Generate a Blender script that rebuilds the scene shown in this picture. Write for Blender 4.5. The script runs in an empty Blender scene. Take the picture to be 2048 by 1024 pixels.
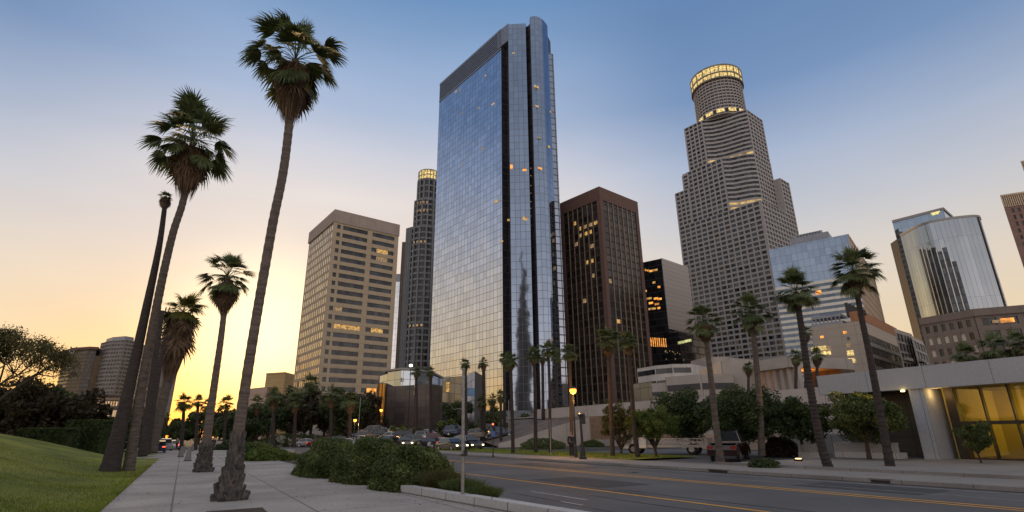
import bpy, bmesh, math, random
import numpy as np
from mathutils import Vector, Matrix
R = math.radians
sc = bpy.context.scene
col = sc.collection

# ------------------------------------------------------------------ camera
F = 1068.0; PITCH = R(18.4); ROLL = math.atan(39/3212); CH = 1.8
cd = bpy.data.cameras.new('camera'); cam = bpy.data.objects.new('camera', cd); col.objects.link(cam)
cd.sensor_width = 36.0; cd.lens = F/2048*36.0; cd.clip_start = 0.1; cd.clip_end = 6000
cam.location = (0, 0, CH)
cam.rotation_euler = (Matrix.Rotation(R(90)+PITCH, 3, 'X') @ Matrix.Rotation(-ROLL, 3, 'Z')).to_euler()
sc.camera = cam

# ------------------------------------------------------------------ sky, sun, exposure
SUN_AZ = R(-30.5); SUN_EL = R(2.2)
world = bpy.data.worlds.new('World'); sc.world = world; world.use_nodes = True
def srgb(r, g, b, k=1.0):
    f = lambda c: (c/255/12.92) if c/255 <= .04045 else ((c/255+.055)/1.055)**2.4
    return (f(r)*k, f(g)*k, f(b)*k, 1)
def build_world():
    nt = world.node_tree; N = nt.nodes; L = nt.links; N.clear()
    out = N.new('ShaderNodeOutputWorld'); bg = N.new('ShaderNodeBackground')
    tc = N.new('ShaderNodeTexCoord'); sep = N.new('ShaderNodeSeparateXYZ'); L.new(tc.outputs['Generated'], sep.inputs[0])
    def ramp(stops):
        r = N.new('ShaderNodeValToRGB'); cr = r.color_ramp; cr.interpolation = 'LINEAR'
        while len(cr.elements) > 1: cr.elements.remove(cr.elements[-1])
        cr.elements[0].position = stops[0][0]; cr.elements[0].color = stops[0][1]
        for p, c in stops[1:]:
            e = cr.elements.new(p); e.color = c
        L.new(sep.outputs['Z'], r.inputs[0]); return r
    toward = ramp([(0, srgb(255,140,34)), (.035, srgb(255,172,66)), (.09, srgb(252,200,124)), (.2, srgb(236,209,174)), (.3, srgb(228,211,198)),
                   (.40, srgb(229,220,216)), (.54, srgb(168,184,211)), (.69, srgb(110,148,193)), (.76, srgb(95,132,180)), (1, srgb(222,215,211))])
    side = ramp([(0, srgb(255,180,84,1.2)), (.06, srgb(250,202,132,1.05)), (.14, srgb(238,213,176)), (.24, srgb(226,212,196)), (.35, srgb(196,198,206)),
                 (.45, srgb(160,175,201)), (.54, srgb(116,144,184)), (.66, srgb(100,133,178)), (.76, srgb(96,128,173)), (1, srgb(222,215,211))])
    back = ramp([(0, (1.4,1.1,.92,1)), (.15, (1.32,1.1,1.0,1)), (.3, (.85,.79,.78,1)), (.6, (.46,.48,.54,1)), (1, srgb(222,215,211))])  # rear sky and zenith brightened out of view as added fill light
    sd = Vector((math.sin(SUN_AZ)*math.cos(SUN_EL)*-1*-1, math.cos(SUN_AZ)*math.cos(SUN_EL), math.sin(SUN_EL)))
    def vm(op, a, b=None):
        n = N.new('ShaderNodeVectorMath'); n.operation = op; L.new(a, n.inputs[0])
        if b is not None: n.inputs[1].default_value = b
        return n
    def m(op, a, b=0., clamp=False):
        n = N.new('ShaderNodeMath'); n.operation = op; n.use_clamp = clamp
        if isinstance(a, (int, float)): n.inputs[0].default_value = a
        else: L.new(a, n.inputs[0])
        if isinstance(b, (int, float)): n.inputs[1].default_value = b
        else: L.new(b, n.inputs[1])
        return n.outputs[0]
    flat = vm('MULTIPLY', tc.outputs['Generated'], (1, 1, 0)); fl = vm('NORMALIZE', flat.outputs[0])
    w = vm('DOT_PRODUCT', fl.outputs[0], (math.sin(R(-14)), math.cos(R(-14)), 0)).outputs['Value']
    f1 = N.new('ShaderNodeMapRange'); f1.interpolation_type = 'SMOOTHSTEP'; L.new(w, f1.inputs[0]); f1.inputs[1].default_value = .80; f1.inputs[2].default_value = 1.0
    f2 = N.new('ShaderNodeMapRange'); f2.interpolation_type = 'SMOOTHSTEP'; L.new(w, f2.inputs[0]); f2.inputs[1].default_value = -.35; f2.inputs[2].default_value = .12
    def mix(f, a, b, t='MIX'):
        n = N.new('ShaderNodeMix'); n.data_type = 'RGBA'; n.blend_type = t
        if isinstance(f, (int, float)): n.inputs[0].default_value = f
        else: L.new(f, n.inputs[0])
        L.new(a, n.inputs[6]); L.new(b, n.inputs[7]); return n.outputs[2]
    c = mix(f2.outputs[0], back.outputs[0], side.outputs[0]); c = mix(f1.outputs[0], c, toward.outputs[0])
    dt = vm('DOT_PRODUCT', tc.outputs['Generated'], tuple(sd)).outputs['Value']; dt = m('MAXIMUM', dt, 0.)
    def glow(p, k, rgb, dd=None):
        g = m('MULTIPLY', m('POWER', dt if dd is None else dd, p), k)
        n = N.new('ShaderNodeMix'); n.data_type = 'RGBA'; n.blend_type = 'MULTIPLY'; n.inputs[0].default_value = 1
        cb = N.new('ShaderNodeCombineXYZ')
        for i in range(3): L.new(m('MULTIPLY', g, rgb[i]), cb.inputs[i])
        return cb.outputs[0]
    d2 = vm('DOT_PRODUCT', tc.outputs['Generated'], (math.sin(R(-25))*math.cos(R(8.5)), math.cos(R(-25))*math.cos(R(8.5)), math.sin(R(8.5)))).outputs['Value']; d2 = m('MAXIMUM', d2, 0.)
    glow2 = lambda p, k, rgb: glow(p, k, rgb, d2)
    c = mix(1., c, glow(260, .8, (1, .30, .02)), 'ADD'); c = mix(1., c, glow2(140, .95, (1, .84, .44)), 'ADD')
    sky = N.new('ShaderNodeTexSky'); sky.sky_type = 'NISHITA'; sky.sun_disc = False; sky.sun_elevation = SUN_EL; sky.sun_rotation = SUN_AZ
    nb = mix(1., sky.outputs[0], sky.outputs[0], 'MIX')
    bg2 = N.new('ShaderNodeBackground'); L.new(nb, bg2.inputs[0]); bg2.inputs[1].default_value = .02
    # faint thin cloud mottling so that the gradient is not perfectly even
    no = N.new('ShaderNodeTexNoise'); no.inputs['Scale'].default_value = 2.2; no.inputs['Detail'].default_value = 4
    mp = N.new('ShaderNodeMapping'); mp.inputs['Scale'].default_value = (1, 1, 4); L.new(tc.outputs['Generated'], mp.inputs[0]); L.new(mp.outputs[0], no.inputs[0])
    mr = N.new('ShaderNodeMapRange'); L.new(no.outputs[0], mr.inputs[0]); mr.inputs[1].default_value = .3; mr.inputs[2].default_value = .7; mr.inputs[3].default_value = .955; mr.inputs[4].default_value = 1.045
    hs = N.new('ShaderNodeHueSaturation'); L.new(c, hs.inputs['Color']); L.new(mr.outputs[0], hs.inputs['Value'])
    L.new(hs.outputs[0], bg.inputs[0]); bg.inputs[1].default_value = 1.0
    ad = N.new('ShaderNodeAddShader'); L.new(bg.outputs[0], ad.inputs[0]); L.new(bg2.outputs[0], ad.inputs[1]); L.new(ad.outputs[0], out.inputs[0])
build_world()
sl = bpy.data.lights.new('sun', 'SUN'); sl.energy = 1.0; sl.angle = R(.6); sl.color = (1, .62, .28)
sun = bpy.data.objects.new('sun', sl); col.objects.link(sun)
sun.rotation_euler = Vector((math.sin(SUN_AZ)*math.cos(SUN_EL), math.cos(SUN_AZ)*math.cos(SUN_EL), math.sin(SUN_EL))).to_track_quat('Z', 'Y').to_euler()
sc.view_settings.view_transform = 'Standard'; sc.view_settings.look = 'None'; sc.view_settings.gamma = 1; sc.view_settings.exposure = 0.0
sc.cycles.max_bounces = 6; sc.cycles.diffuse_bounces = 2; sc.cycles.glossy_bounces = 4; sc.cycles.transparent_max_bounces = 8; sc.cycles.transmission_bounces = 2

# ------------------------------------------------------------------ survey helpers: photograph pixel (2048 x 1024) -> point of the place
def ray(u, v):
    x = (u-1024)/F; y = (512-v)/F; c, s = math.cos(ROLL), math.sin(ROLL)
    x, y = x*c+y*s, -x*s+y*c
    return Vector((x, math.cos(PITCH)-y*math.sin(PITCH), y*math.cos(PITCH)+math.sin(PITCH)))
O = Vector((0, 0, CH))
def P(u, v, D): r = ray(u, v); return O+r*(D/r.y)
def T(u, v, H=0.): r = ray(u, v); return O+r*((H-CH)/r.z)
DX, DY = -math.sin(R(30.5)), math.cos(R(30.5))        # along the avenue; NX,NY: to its right
NX, NY = DY, -DX
def S(u, v, s): r = ray(u, v); return O+r*(s/(r.x*NX+r.y*NY))
def W(s, t, z=0.): return Vector((s*NX+t*DX, s*NY+t*DY, z))
def st(p): return (p.x*NX+p.y*NY, p.x*DX+p.y*DY)
def hit(u, v, a, b):                                    # ray with the vertical plane through a,b (xy)
    r = ray(u, v); d = Vector((b[0]-a[0], b[1]-a[1])); n = Vector((d.y, -d.x))
    k = (n.x*a[0]+n.y*a[1])/(n.x*r.x+n.y*r.y); return O+r*k
rnd = random.Random(7)

# ------------------------------------------------------------------ materials
MATS = {}
def newmat(name):
    m = bpy.data.materials.new(name); m.use_nodes = True; nt = m.node_tree
    return m, nt, nt.nodes['Principled BSDF']
def noise_mix(nt, c1, c2, scale, detail=4, coord='Object', lo=.35, hi=.65, stretch=None):
    N, L = nt.nodes, nt.links
    tc = N.new('ShaderNodeTexCoord'); no = N.new('ShaderNodeTexNoise'); no.inputs['Scale'].default_value = scale; no.inputs['Detail'].default_value = detail
    v = tc.outputs[coord]
    if stretch:
        mp = N.new('ShaderNodeMapping'); mp.inputs['Scale'].default_value = stretch; L.new(v, mp.inputs[0]); v = mp.outputs[0]
    L.new(v, no.inputs[0])
    r = N.new('ShaderNodeValToRGB'); r.color_ramp.elements[0].position = lo; r.color_ramp.elements[0].color = (*c1, 1)
    r.color_ramp.elements[1].position = hi; r.color_ramp.elements[1].color = (*c2, 1); L.new(no.outputs[0], r.inputs[0])
    return r.outputs[0], no.outputs[0]
def mat(name, c1, c2=None, scale=1., rough=.8, metal=0., bump=0., bscale=None, emit=None, es=0., detail=4, stretch=None, spec=.5, lo=.35, hi=.65):
    if name in MATS: return MATS[name]
    m, nt, b = newmat(name); N, L = nt.nodes, nt.links
    c2 = c2 or tuple(c*.75 for c in c1)
    c, _ = noise_mix(nt, c1, c2, scale, detail, stretch=stretch, lo=lo, hi=hi); L.new(c, b.inputs['Base Color'])
    b.inputs['Roughness'].default_value = rough; b.inputs['Metallic'].default_value = metal
    if 'Specular IOR Level' in b.inputs: b.inputs['Specular IOR Level'].default_value = spec
    if bump:
        tc = N.new('ShaderNodeTexCoord'); n2 = N.new('ShaderNodeTexNoise'); n2.inputs['Scale'].default_value = bscale or scale*6; n2.inputs['Detail'].default_value = 6
        L.new(tc.outputs['Object'], n2.inputs[0]); bp = N.new('ShaderNodeBump'); bp.inputs['Strength'].default_value = bump; bp.inputs['Distance'].default_value = .05
        L.new(n2.outputs[0], bp.inputs['Height']); L.new(bp.outputs[0], b.inputs['Normal'])
    if emit: b.inputs['Emission Color'].default_value = (*emit, 1); b.inputs['Emission Strength'].default_value = es
    MATS[name] = m; return m
def leafmat(name, c1, c2, trans=.25, scale=.8, rough=.6):
    if name in MATS: return MATS[name]
    m, nt, b = newmat(name); N, L = nt.nodes, nt.links
    g = N.new('ShaderNodeNewGeometry')
    c, _ = noise_mix(nt, c1, c2, scale, 5)
    h = N.new('ShaderNodeHueSaturation'); L.new(c, h.inputs['Color'])
    mr = N.new('ShaderNodeMapRange'); L.new(g.outputs['Random Per Island'], mr.inputs[0]); mr.inputs[3].default_value = .55; mr.inputs[4].default_value = 1.5; L.new(mr.outputs[0], h.inputs['Value'])
    L.new(h.outputs[0], b.inputs['Base Color']); b.inputs['Roughness'].default_value = rough; b.inputs['Specular IOR Level'].default_value = .3
    t = N.new('ShaderNodeBsdfTranslucent'); L.new(h.outputs[0], t.inputs[0]); mx = N.new('ShaderNodeMixShader'); mx.inputs[0].default_value = trans
    L.new(b.outputs[0], mx.inputs[1]); L.new(t.outputs[0], mx.inputs[2]); L.new(mx.outputs[0], N['Material Output'].inputs[0])
    MATS[name] = m; return m
def gridglass(name, base, pw, ph, mw=.12, mh=.12, mull=(.03,.03,.035), metal=.85, rough=.06, tilt=.012, vary=.15, warp=0., uvoff=0., spandrel=None):
    """curtain wall: UV in metres; panels pw x ph, each panel tilted a hair, thin mullions as the wall's own pattern"""
    if name in MATS: return MATS[name]
    m, nt, b = newmat(name); N, L = nt.nodes, nt.links
    uv = N.new('ShaderNodeUVMap'); sp = N.new('ShaderNodeSeparateXYZ'); L.new(uv.outputs[0], sp.inputs[0])
    def M(op, a, bb=0.):
        n = N.new('ShaderNodeMath'); n.operation = op
        for i, q in enumerate((a, bb)):
            if isinstance(q, (int, float)): n.inputs[i].default_value = q
            else: L.new(q, n.inputs[i])
        return n.outputs[0]
    gx = M('DIVIDE', sp.outputs[0], pw); gy = M('DIVIDE', sp.outputs[1], ph)
    fx, fy = M('FRACT', gx), M('FRACT', gy)
    mask = M('MAXIMUM', M('LESS_THAN', fx, mw/pw), M('LESS_THAN', fy, mh/ph))
    cb = N.new('ShaderNodeCombineXYZ'); L.new(M('FLOOR', gx), cb.inputs[0]); L.new(M('FLOOR', gy), cb.inputs[1])
    wn = N.new('ShaderNodeTexWhiteNoise'); L.new(cb.outputs[0], wn.inputs[0])
    g = N.new('ShaderNodeNewGeometry'); s1 = N.new('ShaderNodeVectorMath'); s1.operation = 'SUBTRACT'; L.new(wn.outputs['Color'], s1.inputs[0]); s1.inputs[1].default_value = (.5,.5,.5)
    s2 = N.new('ShaderNodeVectorMath'); s2.operation = 'SCALE'; L.new(s1.outputs[0], s2.inputs[0]); s2.inputs['Scale'].default_value = tilt*2
    no = N.new('ShaderNodeTexNoise'); no.inputs['Scale'].default_value = .12; no.inputs['Detail'].default_value = 3; L.new(g.outputs['Position'], no.inputs[0])
    s3 = N.new('ShaderNodeVectorMath'); s3.operation = 'SUBTRACT'; L.new(no.outputs['Color'], s3.inputs[0]); s3.inputs[1].default_value = (.5,.5,.5)
    s4 = N.new('ShaderNodeVectorMath'); s4.operation = 'SCALE'; L.new(s3.outputs[0], s4.inputs[0]); s4.inputs['Scale'].default_value = warp
    a1 = N.new('ShaderNodeVectorMath'); L.new(g.outputs['Normal'], a1.inputs[0]); L.new(s2.outputs[0], a1.inputs[1])
    a2 = N.new('ShaderNodeVectorMath'); L.new(a1.outputs[0], a2.inputs[0]); L.new(s4.outputs[0], a2.inputs[1])
    nn = N.new('ShaderNodeVectorMath'); nn.operation = 'NORMALIZE'; L.new(a2.outputs[0], nn.inputs[0]); L.new(nn.outputs[0], b.inputs['Normal'])
    mr = N.new('ShaderNodeMapRange'); L.new(wn.outputs['Value'], mr.inputs[0]); mr.inputs[3].default_value = 1-vary; mr.inputs[4].default_value = 1+vary*.4
    hs = N.new('ShaderNodeHueSaturation'); hs.inputs['Color'].default_value = (*base, 1); L.new(mr.outputs[0], hs.inputs['Value'])
    cc = hs.outputs[0]
    if spandrel:
        lim, scol = spandrel
        mx0 = N.new('ShaderNodeMix'); mx0.data_type = 'RGBA'; L.new(M('LESS_THAN', fy, lim), mx0.inputs[0]); L.new(cc, mx0.inputs[6]); mx0.inputs[7].default_value = (*scol, 1); cc = mx0.outputs[2]
    mx = N.new('ShaderNodeMix'); mx.data_type = 'RGBA'; L.new(mask, mx.inputs[0]); L.new(cc, mx.inputs[6]); mx.inputs[7].default_value = (*mull, 1); L.new(mx.outputs[2], b.inputs['Base Color'])
    L.new(M('MULTIPLY', M('SUBTRACT', 1., mask), metal), b.inputs['Metallic']); L.new(M('ADD', M('MULTIPLY', mask, .5), rough), b.inputs['Roughness'])
    MATS[name] = m; return m
def glowmat(name, c, s, var=.5, scale=.6):
    if name in MATS: return MATS[name]
    m, nt, b = newmat(name); N, L = nt.nodes, nt.links
    b.inputs['Base Color'].default_value = (.1,.08,.05,1)
    cc, _ = noise_mix(nt, tuple(x*var for x in c), c, scale, 4); L.new(cc, b.inputs['Emission Color']); b.inputs['Emission Strength'].default_value = s
    MATS[name] = m; return m
def concrete(name, c, joint=None, jw=.02, rough=.85, dirt=.25):
    """cast concrete or stone with stains; joint=(x,y) draws joints every x,y metres (UV in metres)"""
    if name in MATS: return MATS[name]
    m, nt, b = newmat(name); N, L = nt.nodes, nt.links
    c1, f = noise_mix(nt, c, tuple(x*(1-dirt) for x in c), .35, 8, lo=.3, hi=.7)
    tc = N.new('ShaderNodeTexCoord'); n2 = N.new('ShaderNodeTexNoise'); n2.inputs['Scale'].default_value = 9; n2.inputs['Detail'].default_value = 6; L.new(tc.outputs['Object'], n2.inputs[0])
    mr = N.new('ShaderNodeMapRange'); L.new(n2.outputs[0], mr.inputs[0]); mr.inputs[3].default_value = .78; mr.inputs[4].default_value = 1.22
    hs = N.new('ShaderNodeHueSaturation'); L.new(c1, hs.inputs['Color']); L.new(mr.outputs[0], hs.inputs['Value']); cc = hs.outputs[0]
    if joint:
        uv = N.new('ShaderNodeUVMap'); sp = N.new('ShaderNodeSeparateXYZ'); L.new(uv.outputs[0], sp.inputs[0]); ms = []
        for i in (0, 1):
            d = N.new('ShaderNodeMath'); d.operation = 'DIVIDE'; L.new(sp.outputs[i], d.inputs[0]); d.inputs[1].default_value = joint[i]
            fr = N.new('ShaderNodeMath'); fr.operation = 'FRACT'; L.new(d.outputs[0], fr.inputs[0])
            lt = N.new('ShaderNodeMath'); lt.operation = 'LESS_THAN'; L.new(fr.outputs[0], lt.inputs[0]); lt.inputs[1].default_value = jw/joint[i]; ms.append(lt.outputs[0])
        mm = N.new('ShaderNodeMath'); mm.operation = 'MAXIMUM'; L.new(ms[0], mm.inputs[0]); L.new(ms[1], mm.inputs[1])
        mx = N.new('ShaderNodeMix'); mx.data_type = 'RGBA'; L.new(mm.outputs[0], mx.inputs[0]); L.new(cc, mx.inputs[6]); mx.inputs[7].default_value = (*[x*.35 for x in c], 1); cc = mx.outputs[2]
    L.new(cc, b.inputs['Base Color']); b.inputs['Roughness'].default_value = rough
    bp = N.new('ShaderNodeBump'); bp.inputs['Strength'].default_value = .25; bp.inputs['Distance'].default_value = .01; L.new(n2.outputs[0], bp.inputs['Height']); L.new(bp.outputs[0], b.inputs['Normal'])
    MATS[name] = m; return m

M_asph = mat('asphalt', (.125,.122,.12), (.072,.071,.075), .3, .75, bump=.5, bscale=60, detail=12, lo=.3, hi=.72)
M_conc = concrete('path_concrete', (.40,.36,.33), (3.0, 3.6), .05, dirt=.42)
M_walk = concrete('far_pavement', (.26,.235,.215), (2.4, 2.4), .03)
M_kerb = concrete('kerb_stone', (.27,.25,.235), (2.0, 50), .03, dirt=.45)
M_white = concrete('white_concrete', (.50,.48,.47), (3.0, 3.0), .035, dirt=.2)
M_wall = concrete('wall_concrete', (.46,.41,.38), (5.0, 30.), .06, dirt=.25)
M_panel = concrete('fascia_panel', (.37,.385,.42), (3.1, 9.), .03, dirt=.12)
M_soil = mat('soil', (.075,.05,.035), (.04,.028,.02), 3, .95, bump=.5, bscale=20)
M_lawn = mat('lawn_turf', (.21,.22,.016), (.085,.108,.010), .35, .9, bump=.6, bscale=30, detail=10)
M_dry = mat('dry_ground', (.055,.048,.034), (.035,.034,.024), .2, .95, detail=8)
M_blade = leafmat('grass_blade', (.20,.235,.022), (.11,.145,.014), .35, .5)
M_yel = mat('yellow_paint', (.80,.38,.02), (.62,.29,.03), 2.5, .7, detail=8)
M_wht = mat('white_paint', (.45,.44,.42), (.22,.22,.22), 3.0, .7, detail=8)
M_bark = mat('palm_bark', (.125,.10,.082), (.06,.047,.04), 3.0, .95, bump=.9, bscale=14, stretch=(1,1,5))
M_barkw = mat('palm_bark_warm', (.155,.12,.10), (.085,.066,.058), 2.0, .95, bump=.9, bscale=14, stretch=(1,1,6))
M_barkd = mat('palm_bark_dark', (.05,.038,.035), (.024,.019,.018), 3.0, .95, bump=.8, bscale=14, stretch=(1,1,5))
M_boot = mat('palm_boot', (.11,.10,.092), (.03,.026,.024), 6.0, .9, bump=.8, bscale=20)
M_skirt = leafmat('dead_frond', (.15,.098,.058), (.07,.045,.028), .15, 1.2, .9)
M_frond = leafmat('palm_frond', (.070,.100,.040), (.140,.165,.068), .4, .9, .45)
M_frondy = leafmat('palm_frond_warm', (.09,.11,.025), (.16,.15,.035), .5, .9, .5)
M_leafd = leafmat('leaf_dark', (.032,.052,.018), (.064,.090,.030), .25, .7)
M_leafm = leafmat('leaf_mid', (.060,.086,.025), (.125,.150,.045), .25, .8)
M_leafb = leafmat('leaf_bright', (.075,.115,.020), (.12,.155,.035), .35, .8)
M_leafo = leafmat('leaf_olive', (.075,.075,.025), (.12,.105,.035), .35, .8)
M_leafr = leafmat('leaf_brown', (.060,.045,.024), (.034,.030,.018), .3, .8)
M_twig = mat('twig_bark', (.07,.05,.035), (.035,.027,.02), 4, .95)
M_metal = mat('galvanised_steel', (.30,.29,.28), (.22,.21,.20), 8, .5, .6)
M_black = mat('black_metal', (.018,.018,.02), (.03,.03,.032), 5, .45, .3)
M_lamp = glowmat('sodium_lamp', (1, .34, .03), 4.5, .9)
M_lampw = glowmat('white_lamp', (1, .9, .75), 14, .9)

# ------------------------------------------------------------------ mesh helpers
def link(name, me, m, parent=None, loc=None):
    o = bpy.data.objects.new(name, me); col.objects.link(o)
    if m is not None:
        for x in (m if isinstance(m, (list, tuple)) else [m]): me.materials.append(x)
    if parent: o.parent = parent
    if loc is not None: o.location = loc
    return o
class MB:
    def __init__(s, uv=False): s.v = []; s.f = []; s.mi = []; s.uv = []; s.has = uv
    def quad(s, a, b, c, d, mi=0, uv=None):
        n = len(s.v); s.v += [tuple(a), tuple(b), tuple(c), tuple(d)]; s.f.append((n, n+1, n+2, n+3)); s.mi.append(mi); s.uv.append(uv or ((0,0),)*4)
    def tri(s, a, b, c, mi=0):
        n = len(s.v); s.v += [tuple(a), tuple(b), tuple(c)]; s.f.append((n, n+1, n+2)); s.mi.append(mi); s.uv.append(((0,0),)*3)
    def wallq(s, a, b, z0, z1, mi=0, u0=0.):
        L_ = math.hypot(b[0]-a[0], b[1]-a[1])
        s.quad((a[0],a[1],z0),(b[0],b[1],z0),(b[0],b[1],z1),(a[0],a[1],z1), mi, ((u0,z0),(u0+L_,z0),(u0+L_,z1),(u0,z1)))
        return u0+L_
    def prism(s, pts, z0, z1, mi=0, top=True, bottom=True, sides=True):
        """pts: xy polygon, counter clockwise from above"""
        n = len(pts); u = 0
        ar = sum(pts[i][0]*pts[(i+1) % n][1]-pts[(i+1) % n][0]*pts[i][1] for i in range(n))
        if ar < 0: pts = list(reversed(pts))
        if sides:
            for i in range(n): u = s.wallq(pts[i], pts[(i+1) % n], z0, z1, mi, u)
        for z, on, rev in ((z1, top, False), (z0, bottom, True)):
            if on:
                k = len(s.v); s.v += [(p[0], p[1], z) for p in pts]; idx = list(range(k, k+n))
                if rev: idx.reverse()
                s.f.append(tuple(idx)); s.mi.append(mi); q = [(p[0], p[1]) for p in pts]; s.uv.append(tuple(reversed(q)) if rev else tuple(q))
    def box(s, cx, cy, cz, lx, ly, lz, rz=0., mi=0):
        c, q = math.cos(rz), math.sin(rz)
        pts = [(cx+x*c-y*q, cy+x*q+y*c) for x, y in ((-lx/2,-ly/2),(lx/2,-ly/2),(lx/2,ly/2),(-lx/2,ly/2))]
        s.prism(pts, cz-lz/2, cz+lz/2, mi)
    def boxab(s, a, b, w, z0, z1, mi=0, off=0.):
        d = Vector((b[0]-a[0], b[1]-a[1])).normalized(); n = Vector((-d.y, d.x))
        p = [(a[0]+n.x*(off-w/2), a[1]+n.y*(off-w/2)), (b[0]+n.x*(off-w/2), b[1]+n.y*(off-w/2)), (b[0]+n.x*(off+w/2), b[1]+n.y*(off+w/2)), (a[0]+n.x*(off+w/2), a[1]+n.y*(off+w/2))]
        s.prism(p, z0, z1, mi)
    def tube(s, pts, rad, n=8, mi=0, caps=True):
        pts = [Vector(p) for p in pts]; k0 = len(s.v); m = len(pts); up = Vector((0,0,1)); prev = None
        for i, p in enumerate(pts):
            d = (pts[min(i+1, m-1)]-pts[max(i-1, 0)]).normalized()
            if prev is None: a = d.orthogonal().normalized()
            else: a = (prev-d*prev.dot(d)).normalized()
            prev = a; b = d.cross(a); r = rad[i] if hasattr(rad, '__len__') else rad
            for j in range(n):
                t = 2*math.pi*j/n; s.v.append(tuple(p+(a*math.cos(t)+b*math.sin(t))*r))
        for i in range(m-1):
            for j in range(n):
                q = k0+i*n; s.f.append((q+j, q+(j+1) % n, q+n+(j+1) % n, q+n+j)); s.mi.append(mi); s.uv.append(((0,0),)*4)
        if caps:
            s.f.append(tuple(range(k0+n-1, k0-1, -1))); s.mi.append(mi); s.uv.append(((0,0),)*n)
            s.f.append(tuple(range(k0+(m-1)*n, k0+m*n))); s.mi.append(mi); s.uv.append(((0,0),)*n)
    def lathe(s, prof, n=16, c=(0,0,0), mi=0):
        k0 = len(s.v)
        for r, z in prof:
            for j in range(n): t = 2*math.pi*j/n; s.v.append((c[0]+r*math.cos(t), c[1]+r*math.sin(t), c[2]+z))
        for i in range(len(prof)-1):
            for j in range(n):
                q = k0+i*n; s.f.append((q+j, q+(j+1) % n, q+n+(j+1) % n, q+n+j)); s.mi.append(mi); s.uv.append(((0,0),)*4)
    def mesh(s, name, smooth=False):
        me = bpy.data.meshes.new(name); me.from_pydata(s.v, [], s.f)
        me.polygons.foreach_set('material_index', s.mi)
        uvl = me.uv_layers.new(name='UVMap'); flat = [c for q in s.uv for p in q for c in p]; uvl.data.foreach_set('uv', flat)
        if smooth: me.polygons.foreach_set('use_smooth', [True]*len(s.f))
        me.update(); return me
    def build(s, name, m, parent=None, loc=None, smooth=False): return link(name, s.mesh(name, smooth), m, parent, loc)
def tag(o, label=None, cat=None, group=None, kind=None):
    if label: o['label'] = label
    if cat: o['category'] = cat
    if group: o['group'] = group
    if kind: o['kind'] = kind
    return o
def thing(name, label, cat, loc=(0,0,0), rz=0., group=None):
    o = bpy.data.objects.new(name, None); col.objects.link(o); o.location = loc; o.rotation_euler = (0,0,rz); o.empty_display_size = .5
    return tag(o, label, cat, group)
def struct(o): o['kind'] = 'structure'; return o
def copy_tree(o, parent=None):
    c = o.copy(); col.objects.link(c); c.parent = parent
    for ch in list(o.children): copy_tree(ch, c)
    return c
def catmull(pts, k=8):
    pts = [Vector(p) for p in pts]; P0 = [pts[0]*2-pts[1]]+pts+[pts[-1]*2-pts[-2]]; out = []
    for i in range(1, len(P0)-2):
        a, b, c, d = P0[i-1:i+3]
        for j in range(k):
            t = j/k; out.append(.5*((2*b)+(c-a)*t+(2*a-5*b+4*c-d)*t*t+(3*b-a-3*c+d)*t**3))
    out.append(pts[-1]); return out
def np_mesh(name, V, nper):
    """V: (N*nper,3) array, polygons of nper consecutive vertices"""
    n = len(V)//nper; me = bpy.data.meshes.new(name); me.vertices.add(len(V)); me.vertices.foreach_set('co', V.astype(np.float32).ravel())
    me.loops.add(len(V)); me.loops.foreach_set('vertex_index', np.arange(len(V), dtype=np.int32))
    me.polygons.add(n); me.polygons.foreach_set('loop_start', np.arange(0, len(V), nper, dtype=np.int32)); me.update(calc_edges=True); return me
def leaves(name, C, size, seed, aspect=.55, up=0.):
    rg = np.random.default_rng(seed); n = len(C)
    a = rg.normal(size=(n,3)); a /= np.linalg.norm(a, axis=1)[:,None]; b = rg.normal(size=(n,3)); b[:,2] += up
    b -= a*(a*b).sum(1)[:,None]; b /= np.linalg.norm(b, axis=1)[:,None]
    s = size*(.6+.8*rg.random((n,1))); a = a*s; b = b*s*aspect
    V = np.stack([C-a, C-.1*a+b, C+a, C-.1*a-b], axis=1).reshape(-1,3); return np_mesh(name, V, 4)
def clumps(seed, n, nc, ext, crad, shell=.55, flat=0.):
    """leaf centres: nc clumps spread over an ellipsoid of half-size ext"""
    rg = np.random.default_rng(seed); d = rg.normal(size=(nc,3)); d /= np.linalg.norm(d, axis=1)[:,None]
    d[:,2] = np.where(d[:,2] < -flat if flat else d[:,2] < -2, -d[:,2]*.5, d[:,2])
    rr = shell+(1-shell)*rg.random((nc,1)); cc = d*rr*np.array(ext)
    k = rg.integers(0, nc, n); q = rg.normal(size=(n,3)); q /= np.linalg.norm(q, axis=1)[:,None]
    sz = crad*(.6+.7*rg.random((nc,1)))
    return cc[k]+q*(rg.random((n,1))**.45)*sz[k]*np.array([1,1,.75])
#PART2
# ------------------------------------------------------------------ ground, roads, paths
def sheet(name, pts, z, m):
    b = MB(); k = len(pts); b.v = [(p[0], p[1], z) for p in pts]; b.f = [tuple(range(k))]; b.mi = [0]; b.uv = [tuple(st(Vector((p[0],p[1],0))) for p in pts)]
    me = b.mesh(name)
    if me.polygons[0].normal.z < 0: me.flip_normals()
    return struct(link(name, me, m))
def strip(name, s0, s1, t0, t1, z, m, parent=None): return sheet(name, [W(s0,t0), W(s1,t0), W(s1,t1), W(s0,t1)], z, m)
sheet('ground', [(-2500,-300),(2500,-300),(2500,4000),(-2500,4000)], -.02, M_dry)
strip('road', 7.9, 21.2, -30, 600, 0, M_asph)
strip('side_street', 21.2, 120, 66, 74, .0, M_asph)
strip('cross_street', -60, 7.9, 92, 106, .0, M_asph)
strip('path', -1.5, 6.4, -12, 92, .10, M_conc)
strip('path_widening', -9, -1.5, 44, 92, .098, M_conc)
strip('planting_bed', 6.4, 7.7, -12, 92, .06, M_soil)
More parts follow.
